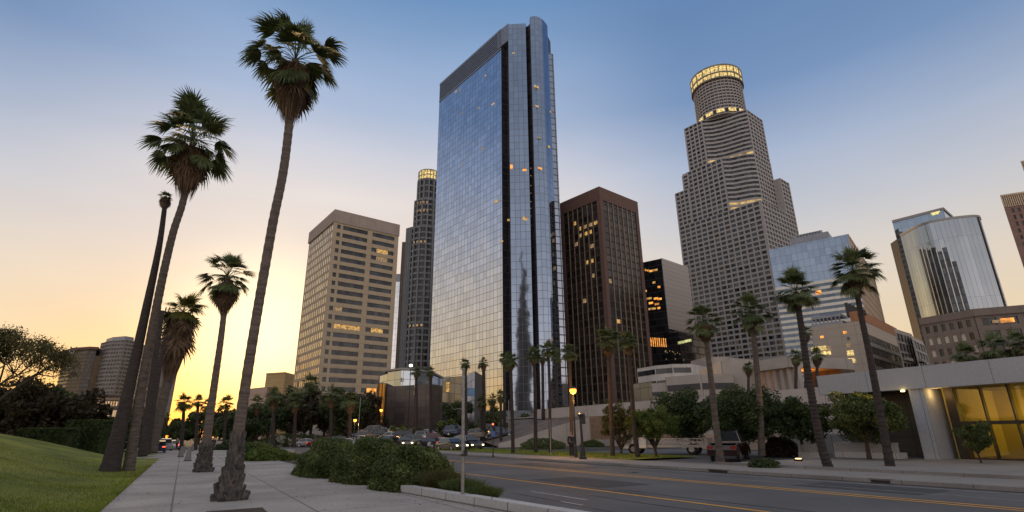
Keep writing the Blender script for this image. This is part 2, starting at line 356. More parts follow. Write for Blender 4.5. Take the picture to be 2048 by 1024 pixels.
strip('far_pavement', 21.45, 24.6, -20, 66, .14, M_walk)
strip('plaza', 24.6, 44, -20, 20.8, .17, M_walk)
strip('driveway', 24.6, 44, 20.8, 27.5, .05, M_asph)
strip('grass_verge', 24.6, 31.5, 27.5, 66, .16, M_lawn)
strip('back_lot', 31.5, 49.5, 27.5, 66, .03, M_asph)
strip('planted_ground', 31.6, 49.4, 46, 65.8, .06, M_dry)
strip('sunken_tree_bed', 0.75, 2.0, 13.1, 16.0, .104, M_soil)
for nm, s0, s1, t0, t1, h in (('kerb', 21.2, 21.45, -20, 66, .15), ('kerb', 7.7, 7.9, -12, 92, .13), ('kerb', 24.5, 24.62, -20, 20.8, .26)):
    b = MB(); b.prism([W(s0,t0).xy, W(s0,t1).xy, W(s1,t1).xy, W(s1,t0).xy], 0, h); struct(b.build(nm, M_kerb))
def line(s, w, t0, t1, m, z=.006, name='road_marking'): strip(name, s-w/2, s+w/2, t0, t1, z, m)
line(12.0, .13, -5, 92, M_yel); line(16.75, .12, -5, 92, M_yel); line(17.15, .12, -5, 92, M_yel)
line(20.75, .09, -5, 66, M_wht); line(19.0, .05, 5, 30, M_wht)
for t in (14.7, 22.7, 30.7, 38.7, 46.7, 54.7, 62.7): line(10.1, .1, t-1.6, t+1.4, M_wht)
for t in (12.3, 20.3): line(9.3, .09, t, t+1.0, M_wht)
# seams and tar patches of the carriageway
b = MB()
for k in range(16):
    s0 = 8.4+rnd.random()*12; t0 = 4+rnd.random()*60; pts = [W(s0+math.sin(i*.7+k)*.12, t0+i*1.1) for i in range(rnd.randint(4,10))]
    for i in range(len(pts)-1): b.boxab(pts[i].xy, pts[i+1].xy, .045, .002, .007)
struct(b.build('tar_seam', mat('tar', (.022,.022,.024), (.03,.03,.032), 2, .5)))
for i, (s_, t_, lb) in enumerate(((18.6, 20.5, 'round iron manhole cover in the far lane, nearer one'), (14.4, 33.0, 'round iron manhole cover beyond the single yellow line'))):
    o = thing('manhole_cover', lb, 'manhole cover', W(s_, t_, 0), group='manhole covers'); b = MB(); b.lathe([(0,.008),(.28,.008),(.30,.010),(.34,.010),(.36,.002)], 24); b.build('lid', mat('cast_iron', (.045,.042,.04), (.03,.03,.03), 8, .6), o); b = MB()
    for k in range(5): b.box(0, -.2+.1*k, .011, .34-.06*abs(k-2), .035, .006)
    b.build('tread', MATS['cast_iron'], o)
for (s0, s1, t0, t1) in ((12.6,14.9,15.5,20.2),(17.9,19.6,24,31),(9.0,10.9,26,33),(18.3,20.4,8.5,12.4),(13,15.6,40,52)): strip('road_patch', s0, s1, t0, t1, .0035, mat('asphalt_patch', (.050,.050,.053), (.036,.036,.039), .5, .8, bump=.4, bscale=60, detail=8))
rg0 = np.random.default_rng(8); n0 = 1500; tq = 8+rg0.random(n0)**1.4*50; sq = -1.4+7.7*rg0.random(n0)**np.where(rg0.random(n0) < .5, .25, 2.5); CC = np.array([tuple(W(sq[i], tq[i], .108)) for i in range(n0)])
def litter():
    a = rg0.random(n0)*6.283; d1_ = np.stack([np.cos(a), np.sin(a), np.zeros(n0)], 1)*.035; d2_ = np.stack([-np.sin(a), np.cos(a), .35*rg0.random(n0)], 1)*.016
    return np_mesh('fallen_leaves', np.stack([CC-d1_, CC-d2_, CC+d1_, CC+d2_], 1).reshape(-1,3), 4)
tag(link('fallen_leaves', litter(), M_leafr), 'small dry brown leaves scattered on the concrete path', 'fallen leaves', kind='stuff')
def sm(a, b, x): x = min(1, max(0, (x-a)/(b-a))); return x*x*(3-2*x)
def lawn_h(s, t):
    h = .13+2.95*sm(1.5, 16, -s)
    if t > 50: h *= 1-.55*sm(50, 70, t)
    return h+.10*math.sin(s*.5+t*.21)*sm(1.5,4,-s)+.05*math.sin(t*.9+s*.3)*sm(1.5,3,-s)
def lawn_edge(t): return -1.5+ (0 if t < 43 else -.9*(t-43)/3 if t < 46 else -.9)
b = MB(); ns, nt_ = 60, 80; ss = [-1.5-(k/ns)**1.5*70 for k in range(ns+1)]; tt = [-6+k*96/nt_ for k in range(nt_+1)]
b.v = [tuple(W(s, t, lawn_h(s,t))) for t in tt for s in ss]
for j in range(nt_):
    for i in range(ns): q = j*(ns+1)+i; b.f.append((q, q+ns+1, q+ns+2, q+1)); b.mi.append(0); b.uv.append(((0,0),)*4)
me = b.mesh('lawn', True)
if me.polygons[0].normal.z < 0: me.flip_normals()
struct(link('lawn', me, M_lawn))
def grass(name, label, n, fn, hgt, wid, seed, m, lean=.5):
    rg = np.random.default_rng(seed); V = []
    pts = fn(rg, n); n = len(pts); a = rg.random(n)*6.283; d = np.stack([np.cos(a), np.sin(a), np.zeros(n)], 1); h = hgt*(.5+rg.random((n,1)))
    ln = rg.normal(size=(n,3))*lean; ln[:,2] = 0
    V = np.stack([pts-d*wid*.5, pts+d*wid*.5, pts+(ln+np.array([0,0,1]))*h], axis=1).reshape(-1,3)
    return tag(link(name, np_mesh(name, V, 3), m), label, 'grass', kind='stuff')
def lawn_pts(rg, n):
    out = []; t = 10+ (rg.random(n)**1.6)*34; s = -1.45-rg.random(n)**1.3*np.minimum(14, .45*t)
    return np.array([tuple(W(s[i], t[i], lawn_h(s[i], t[i])-.005)) for i in range(n)])
grass('grass', 'short green grass blades covering the lawn slope left of the path', 75000, lawn_pts, .055, .016, 3, M_blade)
def verge_pts(rg, n):
    t = 27.6+rg.random(n)*38; s = 24.65+rg.random(n)*6.7; return np.array([tuple(W(s[i], t[i], .158)) for i in range(n)])
grass('grass', 'short mown grass blades of the verge across the avenue', 14000, verge_pts, .07, .03, 4, M_blade)
# the sloping ground that climbs behind the side street, to the foot of the towers
def hillz(s, t): return sm(21, 27, s)*(min(1.9, max(0, t-74)*.065))+sm(95, 135, t)*6.0*sm(20, 60, s)+.008
b = MB(); hp = lambda s, t: W(s, t, hillz(s, t))
gs = [21.2+k*4 for k in range(40)]; gt = [74+k*4 for k in range(30)]
b.v = [tuple(hp(s, t)) for t in gt for s in gs]
for j in range(len(gt)-1):
    for i in range(len(gs)-1): q = j*len(gs)+i; b.f.append((q, q+len(gs), q+len(gs)+1, q+1)); b.mi.append(0); b.uv.append(((0,0),)*4)
me = b.mesh('hillside', True)
if me.polygons[0].normal.z < 0: me.flip_normals()
struct(link('hillside', me, M_asph))

# ------------------------------------------------------------------ palms
def fan(b, o, d, size, nb, rg, droop, spread=112, mi=0, width=1.0):
    d = d.normalized(); w = d.cross(Vector((0,0,1)))
    w = (w if w.length > .05 else Vector((1,0,0))).normalized(); n = w.cross(d).normalized()
    for j in range(nb):
        ph = R(-spread+2*spread*(j+.5*rg.random())/nb); L_ = size*(1-.30*abs(ph)/R(spread))*(.86+.24*rg.random())
        bd = (d*math.cos(ph)+w*math.sin(ph)+n*(-.10+.12*rg.random())).normalized(); side = (n.cross(bd)).normalized()
        ps = []; p = o.copy(); v = bd.copy(); dr = droop*(.7+.6*rg.random())
        for k in range(4): ps.append(p.copy()); p = p+v*(L_/3); v = (v+Vector((0,0,-dr*(.16+.62*k)))).normalized()
        ww = [.010, .046, .028, .003]
        for k in range(3):
            a0, a1 = side*size*ww[k]*width, side*size*ww[k+1]*width
            b.quad(ps[k]-a0, ps[k]+a0, ps[k+1]+a1, ps[k+1]-a1, mi)
def crown_mesh(seed, nf, nb, lo=-32, droop=.5, pet=.50, width=1., squash=1., fs=.52, sp=(95,120)):
    """unit-radius fan crown around the origin"""
    rg = random.Random(seed); b = MB()
    for i in range(nf):
        u = (i+.5)/nf; el = R(84-(84-lo)*u**1.0+rg.uniform(-20,20)); az = i*2.39996+rg.uniform(-.35,.35)
        d = Vector((math.cos(az)*math.cos(el), math.sin(az)*math.cos(el), math.sin(el)))
        lp = pet*rg.uniform(.55,1.1); o = Vector((0,0,.06*(1-u))); h = o+d*lp*.5+Vector((0,0,.02)); e = o+d*lp+Vector((0,0,-.04))
        sd = d.cross(Vector((0,0,1))); sd = (sd if sd.length > .02 else Vector((1,0,0))).normalized()*.010; up = sd.cross(d).normalized()*.008
        for p, q in ((o,h),(h,e)):
            b.quad(p-sd, p+sd, q+sd*.8, q-sd*.8); b.quad(p-up, p+up, q+up*.8, q-up*.8)
        dd = (e-h).normalized(); dd = (dd+Vector((rg.uniform(-.25,.25),rg.uniform(-.25,.25),-.12-.25*u+rg.uniform(-.12,.12)))).normalized()
        fan(b, e, dd, fs*rg.uniform(.82,1.18), nb, rg, droop*rg.uniform(.7,1.7), rg.uniform(*sp), width=width)
    return b.mesh('crown')
def skirt_mesh(seed, n, r0, rb, length, fans=14):
    """hanging dead fronds: r0 trunk radius, rb bulge radius"""
    rg = random.Random(seed); b = MB()
    prof = [(r0*1.1, .05), (rb*.62, -.06*length), (rb*.80, -.3*length), (rb*.72, -.6*length), (r0*1.25, -.86*length)]
    b.lathe(prof, 14)
    for i in range(n):
        az = rg.random()*6.283; k = rg.random(); z0 = -k*length*.62; c, s = math.cos(az), math.sin(az); r_in = rb*(.45+.3*rg.random())
        hl = length*rg.uniform(.25,.5); ro = rb*rg.uniform(.85,1.12)*(1-.5*k); az2 = az+rg.uniform(-.22,.22); c2, s2 = math.cos(az2), math.sin(az2)
        p0 = Vector((c*r_in, s*r_in, z0)); p1 = Vector((c2*ro, s2*ro, z0-hl*.4)); p2 = Vector((c2*ro*(.86-.25*k), s2*ro*(.86-.25*k), z0-hl)); wd = Vector((-s, c, 0))*min(.05,rb*rg.uniform(.02,.05))
        b.quad(p0-wd, p0+wd, p1+wd, p1-wd); b.tri(p1-wd, p1+wd, p2)
    for i in range(fans):
        az = rg.random()*6.283; d = Vector((math.cos(az)*.35, math.sin(az)*.35, -.92)); fan(b, Vector((math.cos(az)*rb*.6, math.sin(az)*rb*.6, -rg.random()*length*.4)), d, length*.42, 12, rg, .1, 60)
    return b.mesh('skirt')
HI = [crown_mesh(11, 46, 28, -50, droop=.55, fs=.50, pet=.66, sp=(62,82)), crown_mesh(12, 40, 28, -42, droop=.5, fs=.54, pet=.66, sp=(62,82)), crown_mesh(15, 46, 26, -48, .5, fs=.50, pet=.66, sp=(60,84))]
MID = [crown_mesh(21, 30, 22, -45, .55, width=1.25), crown_mesh(22, 28, 22, -50, .65, width=1.25), crown_mesh(23, 32, 20, -40, .5, width=1.25)]
LOW = [crown_mesh(31, 24, 14, -42, .6, width=1.5), crown_mesh(32, 22, 14, -36, .7, width=1.5), crown_mesh(33, 26, 14, -50, .5, width=1.5)]
def trunk(b, pts, r0, r1, n=12, step=.28, flare=0., fh=1.2, boots=False, seed=0, ring=.035):
    rg = random.Random(seed); cp = catmull(pts, 24); L_ = sum((cp[i+1]-cp[i]).length for i in range(len(cp)-1)); m = max(6, int(L_/step)); out = []; rad = []; acc = 0; j = 0; tgt = 0
    for k in range(m+1):
        tgt = L_*k/m
        while j < len(cp)-2 and acc+(cp[j+1]-cp[j]).length < tgt: acc += (cp[j+1]-cp[j]).length; j += 1
        seg = (cp[j+1]-cp[j]).length; f = min(1, (tgt-acc)/seg); out.append(cp[j].lerp(cp[j+1], f))
        u = k/m; h = u*L_; r = r0+(r1-r0)*u**.8; r *= 1+flare*math.exp(-h/fh*2.2); rad.append(r*(1+ring*(1 if k % 2 else -1)+rg.uniform(-.015,.015)))
    b.tube(out, rad, n)
def boots_mesh(base, top, r_fn, h, rows, per, seed):
    """leaf-base scales spiralling round the foot of a trunk"""
    rg = random.Random(seed); b = MB(); ax = (top-base).normalized()
    for i in range(rows):
        z = h*(i+.3)/rows; r = r_fn(z); c = base+ax*z
        for j in range(per):
            a = 2*math.pi*(j+.5*(i % 2)+rg.uniform(-.12,.12))/per; w = math.pi/per*1.05; hh = h/rows*1.7*rg.uniform(.8,1.25)
            o = Vector((math.cos(a), math.sin(a), 0)); l = Vector((math.cos(a-w), math.sin(a-w), 0)); rr = Vector((math.cos(a+w), math.sin(a+w), 0)); out = r*rg.uniform(1.10,1.34)
            pb = c+o*r*.98-ax*hh*.55; pl = c+l*r*.86; pr = c+rr*r*.86; pt = c+o*r*.90+ax*hh*.55; pm = c+o*out+ax*hh*.42
            b.tri(pb, pr, pm); b.tri(pb, pm, pl); b.tri(pl, pm, pt); b.tri(pm, pr, pt)
    return b
def palm(label, pix, D, rad, crown, cs, mats=(None,None), group=None, skirt=None, flare=.25, fh=1., boots=None, cat='palm tree', name='palm_tree', n=12, step=.3, crot=0., tilt=(0,0), Dtop=None, ring=.035, zbase=None):
    """pix: list of photograph points from foot to crown; D distance; rad=(foot,top) m; cs crown radius m"""
    m = len(pix); pts = [P(u, v, D+((Dtop or D)-D)*i/(m-1)) for i, (u, v) in enumerate(pix)]
    if zbase is not None: pts[0].z = zbase
    base = pts[0].copy(); loc = [p-base for p in pts]; root = thing(name, label, cat, base, group=group)
    b = MB(); trunk(b, loc, rad[0], rad[1], n, step, flare*(.72 if boots else 1), fh, seed=int(pix[0][0]), ring=ring); b.build('trunk', mats[0] or M_bark, root, smooth=False)
    if boots:
        rf = lambda z: (rad[0])*(1+flare*math.exp(-z/fh*2.2)); ax = (loc[1]-loc[0]).normalized(); boots_mesh(loc[0], loc[0]+ax, rf, boots[0], boots[1], boots[2], 5).build('leaf_bases', M_boot, root)
    top = loc[-1]; c = link('crown', crown, None, root, top)
    if not crown.materials: crown.materials.append(M_frond)
    c.scale = (cs, cs, cs*.95); c.rotation_euler = (tilt[0], tilt[1], crot)
    if mats[1]: c.material_slots[0].link = 'OBJECT'; c.material_slots[0].material = mats[1]
    if skirt:
        dv = (loc[-1]-loc[-2]).normalized(); s = link('skirt', skirt_mesh(int(pix[0][0]), skirt[2] if len(skirt) > 2 else 260, rad[1], skirt[0], skirt[1]), M_skirt, root, top-dv*min(.4, skirt[1]*.14))
        s.rotation_euler = Vector((dv.x, dv.y, dv.z)).to_track_quat('Z', 'Y').to_euler()
    return root
GP = 'tall fan palms along the path'
palm('tallest fan palm with brown skirt and rough flared foot rising from the path', [(457,1006),(482,830),(512,640),(545,450),(570,320),(591,122)], 16.6, (.148,.150), HI[0], 1.86, (M_barkw,None), GP, (.74,2.55,700), 2.3, 1.6, (1.9,8,8), n=16, step=.16, Dtop=17.4)
palm('tall leaning fan palm whose thick grey skirt hangs below a wide crown', [(256,948),(283,780),(318,590),(345,470),(368,395),(386,285)], 30.3, (.27,.19), HI[1], 2.95, (M_bark,None), GP, (1.12,3.7,640), .2, 1, n=14, step=.2, Dtop=31)
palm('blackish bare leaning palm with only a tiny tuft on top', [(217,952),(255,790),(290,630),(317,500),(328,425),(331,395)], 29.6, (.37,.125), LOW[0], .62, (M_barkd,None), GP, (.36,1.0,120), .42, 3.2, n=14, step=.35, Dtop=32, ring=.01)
palm('short fan palm with ball-shaped skirt standing beside the tallest palm', [(405,948),(416,860),(430,760),(444,660),(455,556)], 29.8, (.24,.135), HI[2], 1.62, (M_barkw,None), GP, (.66,2.0,360), .95, 1.9, (1.5,6,8), n=14, step=.2)
palm('shaggy palm with very long brown skirt narrowing down a leaning trunk', [(303,905),(322,820),(340,745),(354,680),(366,625)], 62, (.55,.42), MID[0], 3.2, (M_bark,M_frondy), GP, (1.55,8.2,1100), .1, 1, Dtop=64)
GR = 'fan palms on the far pavement'
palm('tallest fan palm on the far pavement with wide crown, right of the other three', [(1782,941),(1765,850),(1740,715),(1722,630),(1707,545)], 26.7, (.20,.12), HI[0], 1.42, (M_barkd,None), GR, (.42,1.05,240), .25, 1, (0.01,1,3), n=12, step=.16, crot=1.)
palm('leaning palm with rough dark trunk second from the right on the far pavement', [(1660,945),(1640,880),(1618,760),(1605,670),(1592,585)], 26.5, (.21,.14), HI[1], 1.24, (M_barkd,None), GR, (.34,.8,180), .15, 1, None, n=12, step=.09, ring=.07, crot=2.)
palm('palm with thick crown in front of the rounded dark trees by the pickup', [(1443,933),(1432,850),(1420,740),(1408,645)], 31.2, (.20,.14), HI[2], 1.18, (M_bark,None), GR, (.46,1.15,220), .22, 1, n=12, step=.2, crot=.5)
palm('palm whose foot hides behind the dark round trees left of the office tower base', [(1524,912),(1519,800),(1512,720),(1502,628)], 36, (.21,.17), HI[0], 1.45, (M_bark,None), GR, (.5,1.0,160), .1, 1, n=12, step=.22, crot=2.6)
GM = 'slender palms in the verge across the avenue'
MP = [
 ('drooping palm with shaggy pale crown in front of the brown tower', [(1226,919),(1223,850),(1219,760),(1216,680)], 42, (.17,.15), MID[1], 1.40, (.55,1.3,160)),
 ('palm close right of the shaggy one in front of the brown tower', [(1277,922),(1268,850),(1262,760),(1256,686)], 39, (.18,.14), MID[2], 1.05, (.4,.9,140)),
 ('palm with dark round head just left of the bright orange street lamp', [(1144,914),(1143,850),(1141,780),(1139,706)], 43.5, (.15,.13), MID[0], 1.02, (.3,.6,100)),
 ('palm in front of the glass tower, highest of the group by its curved corner', [(1101,911),(1100,850),(1099,770),(1096,700)], 49, (.14,.12), MID[1], 1.20, (.3,.6,100)),
 ('palm with thick trunk in front of the curved glass corner', [(1072,909),(1071,850),(1070,780),(1068,712)], 51, (.18,.15), MID[2], 1.15, (.4,.8,100)),
 ('palm with dark trunk in front of the notch of the glass tower', [(1026,911),(1025,850),(1023,790),(1021,722)], 50.6, (.17,.15), MID[0], 1.20, (.4,.8,100)),
]
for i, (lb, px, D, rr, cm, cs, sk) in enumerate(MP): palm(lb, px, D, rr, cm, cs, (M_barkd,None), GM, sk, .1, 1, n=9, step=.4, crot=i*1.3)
GB = 'palms beyond the side street'
BP = [
 ('palm crown low against the glass tower, left of the pair by the small glass hall', 930, 728, 895, 80, 1.30, .30, LOW[0]),
 ('palm crown against the glass tower, right one of the pair by the small glass hall', 967, 727, 890, 84, 1.38, .30, LOW[1]),
 ('slim palm directly left of the dark-trunked one at the tower notch', 1008, 716, 888, 86, 1.35, .26, LOW[2]),
 ('palm half hidden behind the tallest of the curved corner group', 1112, 712, 880, 88, 1.6, .30, LOW[0]),
 ('palm partly hidden left of the curved corner group', 1085, 716, 884, 90, 1.3, .28, LOW[1]),
 ('slim palm left of two standing in front of the dark podium hall', 832, 744, 878, 92, 1.35, .26, LOW[2]),
 ('slim palm right of two standing in front of the dark podium hall', 861, 744, 880, 92, 1.35, .30, LOW[0]),
 ('small low palm standing under the glass tower between two tall trunks', 985, 800, 880, 84, 1.5, .22, LOW[1]),
 ('small low palm with rounded crown behind the thick pale pole', 962, 806, 882, 84, 1.4, .22, LOW[2]),
 ('low palm in front of the glass tower base left of the notch', 1001, 792, 884, 80, 1.2, .22, LOW[0]),
]
for i, (lb, u, v, vb, D, cs, tr, cm) in enumerate(BP):
    palm(lb, [(u+1,vb),(u+1,(v+vb)/2),(u,v)], D, (tr,tr*.85), cm, cs, (M_barkd,None), GB, (.5,1.1,70), .1, 1, n=8, step=.6, crot=i*.9, zbase=0)
GF = 'palm silhouettes at the end of the path'
for i, (u, v, D, cs, lb) in enumerate(((368,806,74,1.75,'leftmost palm silhouette against the glow at the path end'), (396,806,80,1.65,'palm silhouette second from left against the sunset glow'), (414,812,96,1.5,'palm silhouette just left of the ball-skirted palm trunk'), (452,808,86,1.9,'palm silhouette between the two nearest trunks at the path end'),
     (332,836,110,1.6,'small dark palm silhouette right beside the setting sun'))):
    palm(lb, [(u-3,885),(u-2,850),(u,v)], D, (.24,.2), LOW[i % 3], cs, (M_barkd,M_frondy), GF, None, .1, 1, n=8, step=.6, crot=i*1.7, zbase=0)
GD = 'date palms in the dark grove'
for i, (u, v, D, cs, lb) in enumerate(((622,768,112,3.0,'highest palm of the dark grove, by the foot of the beige tower'), (547,795,95,2.4,'palm standing out left in the dark grove by the yellow block'), (514,806,100,1.8,'low palm at the left edge of the dark grove'),
     (590,800,96,2.4,'palm of the dark grove between its two highest neighbours'), (662,790,98,2.9,'broad palm of the dark grove left of the orange lamps'), (700,800,92,2.3,'palm of the dark grove beside the left orange lamp'))):
    palm(lb, [(u-1,884),(u,840),(u,v)], D, (.32,.28), LOW[i % 3], cs, (M_barkd,None), GD, (.8,2.2,80), .1, 1, n=8, step=.6, crot=i*1.7, zbase=0)
for i, (u, v, vb, D, cs, lb) in enumerate(((1592,712,775,60,1.15,'small palm at the lit arcade, left of the second palm trunk'),(1634,712,770,60,1.35,'drooping small palm between arcade and cream block'),(1612,665,770,62,1.0,'higher small palm between arcade and cream block'),(1497,735,778,72,1.15,'brownish small palm left of the lit arcade'),
     (1932,712,760,58,2.0,'bushy palm behind the fascia below the stone block'),(1990,700,750,56,2.3,'large dark palm behind the fascia near the right edge'),(2040,690,750,54,2.0,'dark palm cut by the right edge behind the fascia'))):
    palm(lb, [(u-1,vb+60),(u,(v+vb)/2),(u,v)], D, (.2,.16), LOW[i % 3], cs, (M_barkd, None), 'palms behind the concrete walls', (.5,1.2,60), .1, 1, n=8, step=.6, crot=i*1.1)

# ------------------------------------------------------------------ broadleaf trees, shrubs, hedges
def limb_set(b, base, h, spread, seed, n=6, r=.2, split=.35, sub=3):
    rg = random.Random(seed); fork = base+Vector((rg.uniform(-.1,.1), 0, h*split)); b.tube([base, base+(fork-base)*.5, fork], [r*1.25, r, r*.85], 8); tips = []
    for i in range(n):
        a = i*6.283/n+rg.uniform(-.4,.4); e = rg.uniform(.4,1.0); m1 = fork+Vector((math.cos(a)*spread*.4*e, math.sin(a)*spread*.4*e, h*(.22+.1*rg.random()))); tp = fork+Vector((math.cos(a)*spread*.85*e, math.sin(a)*spread*.85*e, h*(1-split)*(.55+.4*rg.random())))
        b.tube([fork, m1, tp], [r*.6, r*.38, r*.12], 6, caps=False)
        for k in range(sub):
            q = m1.lerp(tp, rg.uniform(.1,.8)); e2 = q+Vector((rg.uniform(-1,1), rg.uniform(-1,1), rg.uniform(.1,.9)))*spread*.35; b.tube([q, q.lerp(e2,.5)+Vector((0,0,.05*h)), e2], [r*.22, r*.14, r*.04], 5, caps=False); tips.append(e2)
    return tips
def tree(label, pos, h, ext, leafm, nleaf, lsize, seed, nc=40, crad=.9, group=None, r=.18, limbs=6, split=.35, barkm=None, shell=.4, name='tree', cat='tree', cz=None, trunkon=True):
    root = thing(name, label, cat, pos, group=group); b = MB(); limb_set(b, Vector((0,0,-.1)), h*.9, ext[0], seed, limbs, r, split); b.build('trunk', barkm or M_twig, root)
    C = clumps(seed, nleaf, nc, ext, crad, shell); C[:,2] += (cz if cz is not None else h-ext[2]); C = C[C[:,2] > h*.12]
    link('crown', leaves('crown', C, lsize, seed), leafm, root); return root
def shrub(label, pos, ext, leafm, nleaf, lsize, seed, nc=60, crad=.35, group=None, name='shrub', cat='shrub', rz=0.):
    root = thing(name, label, cat, pos, rz, group=group); C = clumps(seed, nleaf//2, nc, ext, crad, .72, flat=.15); C[:,2] = np.abs(C[:,2]+.0)*1.0
    rq = np.random.default_rng(seed+99); m_ = nleaf-nleaf//2; q_ = rq.normal(size=(m_,3)); q_ /= np.linalg.norm(q_, axis=1)[:,None]; q_[:,2] = np.abs(q_[:,2]); bump = 1+.07*np.sin(q_[:,0]*7+seed)*np.sin(q_[:,1]*6)+.05*np.sin(q_[:,2]*11+q_[:,0]*5); C = np.vstack([C, q_*np.array(ext)*(bump*(.94+.14*rq.random(m_)))[:,None]])
    link('foliage', leaves('foliage', C, lsize, seed, up=.6), leafm, root)
    b = MB(); rg = random.Random(seed)
    for k in range(14):
        a = rg.random()*6.283; e = rg.random(); b.tube([(math.cos(a)*.1, math.sin(a)*.1, -.05), (math.cos(a)*ext[0]*.4*e, math.sin(a)*ext[1]*.4*e, ext[2]*.45), (math.cos(a)*ext[0]*.8*e, math.sin(a)*ext[1]*.8*e, ext[2]*.8)], [.03,.02,.008], 5, caps=False)
    b.build('stems', M_twig, root); return root
RA = R(30.5)
# big hedge-like shrubs beside the path (road frame: long side along the avenue)
for lb, s, t, e, n, sd in (('rounded dark green shrub nearest the pale planter edge by the avenue', 7.0, 18.7, (1.25,1.7,1.30), 32000, 1), ('middle one of the three large joined green shrubs by the path', 6.7, 22.5, (1.3,2.3,1.55), 32000, 2), ('farthest of the three large joined green shrubs by the path', 6.2, 27.4, (1.4,3.3,1.52), 34000, 3)):
    shrub(lb, W(s, t, .08), e, M_leafm, int(n*1.5), .047, sd, 150, .32, 'large green shrubs between path and avenue', rz=RA)
for lb, u, v, e, sd, m in (('low green shrub left of the large shrubs beside the path', 535, 921, (2.0,2.2,.8), 5, M_leafb), ('dark low shrub behind the light green one at the path edge', 505, 905, (2.4,3.2,1.1), 6, M_leafm), ('dark shrub mass near the white bench behind the path', 468, 900, (2.4,2.6,1.2), 7, M_leafd), ('far broad shrub left of the traffic, under the dark grove', 590, 893, (6.5,4,2.2), 8, M_leafd), ('shrub strip behind the large shrubs, beside the cars', 480, 890, (5.5,4,1.6), 9, M_leafd)):
    shrub(lb, T(u, v, .05), e, m, 9000, .10, sd, 60, .45, 'smaller shrubs at the path edge', rz=RA)
for lb, s, t, e, sd in (('brownish feathery bush behind the thin steel post', 7.1, 16.6, (.55,.75,.72), 11), ('low feathery bush right of the thin post at the planter end', 7.15, 15.1, (.5,.75,.55), 12), ('small spiky bush next to the low feathery one', 7.2, 13.9, (.45,.6,.42), 13)):
    root = thing('bush', lb, 'bush', W(s, t, .07), RA, 'feathery bushes in the planting bed'); rg = np.random.default_rng(sd); n = 9000
    a = rg.random(n)*6.283; e_ = rg.random(n)**.5; p0 = np.stack([np.cos(a)*e_*e[0]*.6, np.sin(a)*e_*e[1]*.6, np.zeros(n)], 1); dr = np.stack([np.cos(a)*e_*.5+rg.normal(size=n)*.2, np.sin(a)*e_*.5+rg.normal(size=n)*.2, 1-.25*e_], 1)
    k0 = rg.random((n,1))*.8; q0 = p0+dr*e[2]*k0; q1 = p0+dr*e[2]*np.minimum(1.1, k0+.3); sd_ = rg.normal(size=(n,3)); sd_ /= np.linalg.norm(sd_, axis=1)[:,None]
    V = np.stack([q0-sd_*.006, q0+sd_*.006, q1+sd_*.002, q1-sd_*.002], 1).reshape(-1,3); link('foliage', np_mesh('foliage', V, 4), M_leafo if sd == 11 else M_leafm, root)
# left: clipped hedges, dark tree mass, airy tree
for lb, u0, u1, vt, D, w in (('clipped dark hedge block behind the lawn beside the black palm', 152, 222, 842, 47, 2.0), ('lower clipped hedge running left behind the lawn crest', 60, 150, 858, 44, 2.0)):
    a, b2 = P(u0, vt, D), P(u1, vt, D); L_ = (b2-a).length; root = thing('hedge', lb, 'hedge', ((a.x+b2.x)/2, D, 0), 0, 'clipped hedges behind the lawn'); h = a.z
    rg = np.random.default_rng(u0); n = 16000; C = (rg.random((n,3))-.5)*np.array([L_, w, 0]); C[:,2] = rg.random(n)*h; f = rg.random(n) < .55; C[f,1] = -w/2+rg.random(f.sum())*.15; g = (~f) & (rg.random(n) < .5); C[g,2] = h-rg.random(g.sum())*.12
    link('foliage', leaves('foliage', C, .11, u0), M_leafd, root); b = MB(); b.box(0, 0, h*.47, L_-.3, w-.3, h*.94-.1); b.build('core', M_leafd, root)
TL = (('dark bushy tree mass at the left edge behind the lawn', 20, 52, 6.9, (6,4,2.9), M_leafr, 16000, 1), ('reddish brown bushy tree behind the lawn, left of the hedge', 95, 50, 5.9, (5,3.5,2.7), M_leafr, 13000, 2), ('low dark tree between brown trees and clipped hedge', 168, 52, 4.2, (4,3,1.7), M_leafd, 11000, 3), ('round dark tree before the far lit offices', 262, 66, 4.6, (3,3,1.6), M_leafd, 9000, 4), ('dark green tree between airy tree and hedge', 60, 58, 6.9, (5,4,2.8), M_leafd, 12000, 14))
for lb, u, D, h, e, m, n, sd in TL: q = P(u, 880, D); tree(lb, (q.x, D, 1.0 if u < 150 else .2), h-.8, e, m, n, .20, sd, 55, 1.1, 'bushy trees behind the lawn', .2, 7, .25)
def airy(label, pos, h, seed, spread, levels=6, leafn=16000, lm=None):
    root = thing('tree', label, 'tree', pos); b = MB(); rg = random.Random(seed); tips = []
    def grow(p, d, L_, r, lv):
        q = p+d*L_*.5+Vector((rg.uniform(-1,1), rg.uniform(-1,1), .2))*L_*.06; e = p+d*L_; b.tube([p, q, e], [r, r*.85, r*.68], 6 if r > .05 else 4, caps=False)
        if lv >= 3: tips.append(q)
        if lv == levels: tips.append(e); return
        for k in range(3 if lv < 4 else 3):
            v = Vector((rg.uniform(-1,1), rg.uniform(-1,1), rg.uniform(-.25,.85))).normalized(); nd = (d*(.75)+v*.85); nd.x *= spread; nd.y *= spread; grow(e, nd.normalized(), L_*rg.uniform(.62,.84), r*.62, lv+1)
    grow(Vector((0,0,-.1)), Vector((.05,0,1)), h*.24, h*.018, 0); b.build('trunk', M_twig, root)
    rr = np.random.default_rng(seed); tp = np.array([tuple(t) for t in tips]); C = tp[rr.integers(0, len(tp), leafn)]+rr.normal(size=(leafn,3))*h*.02; link('crown', leaves('crown', C, h*.0062, seed), lm or M_leafo, root)
q = P(-45, 880, 44); airy('tall airy tree with bare branches visible, leftmost in the picture', (q.x, 44, 1.2), 12.0, 5, 1.06, 6, 17000, M_leafo)
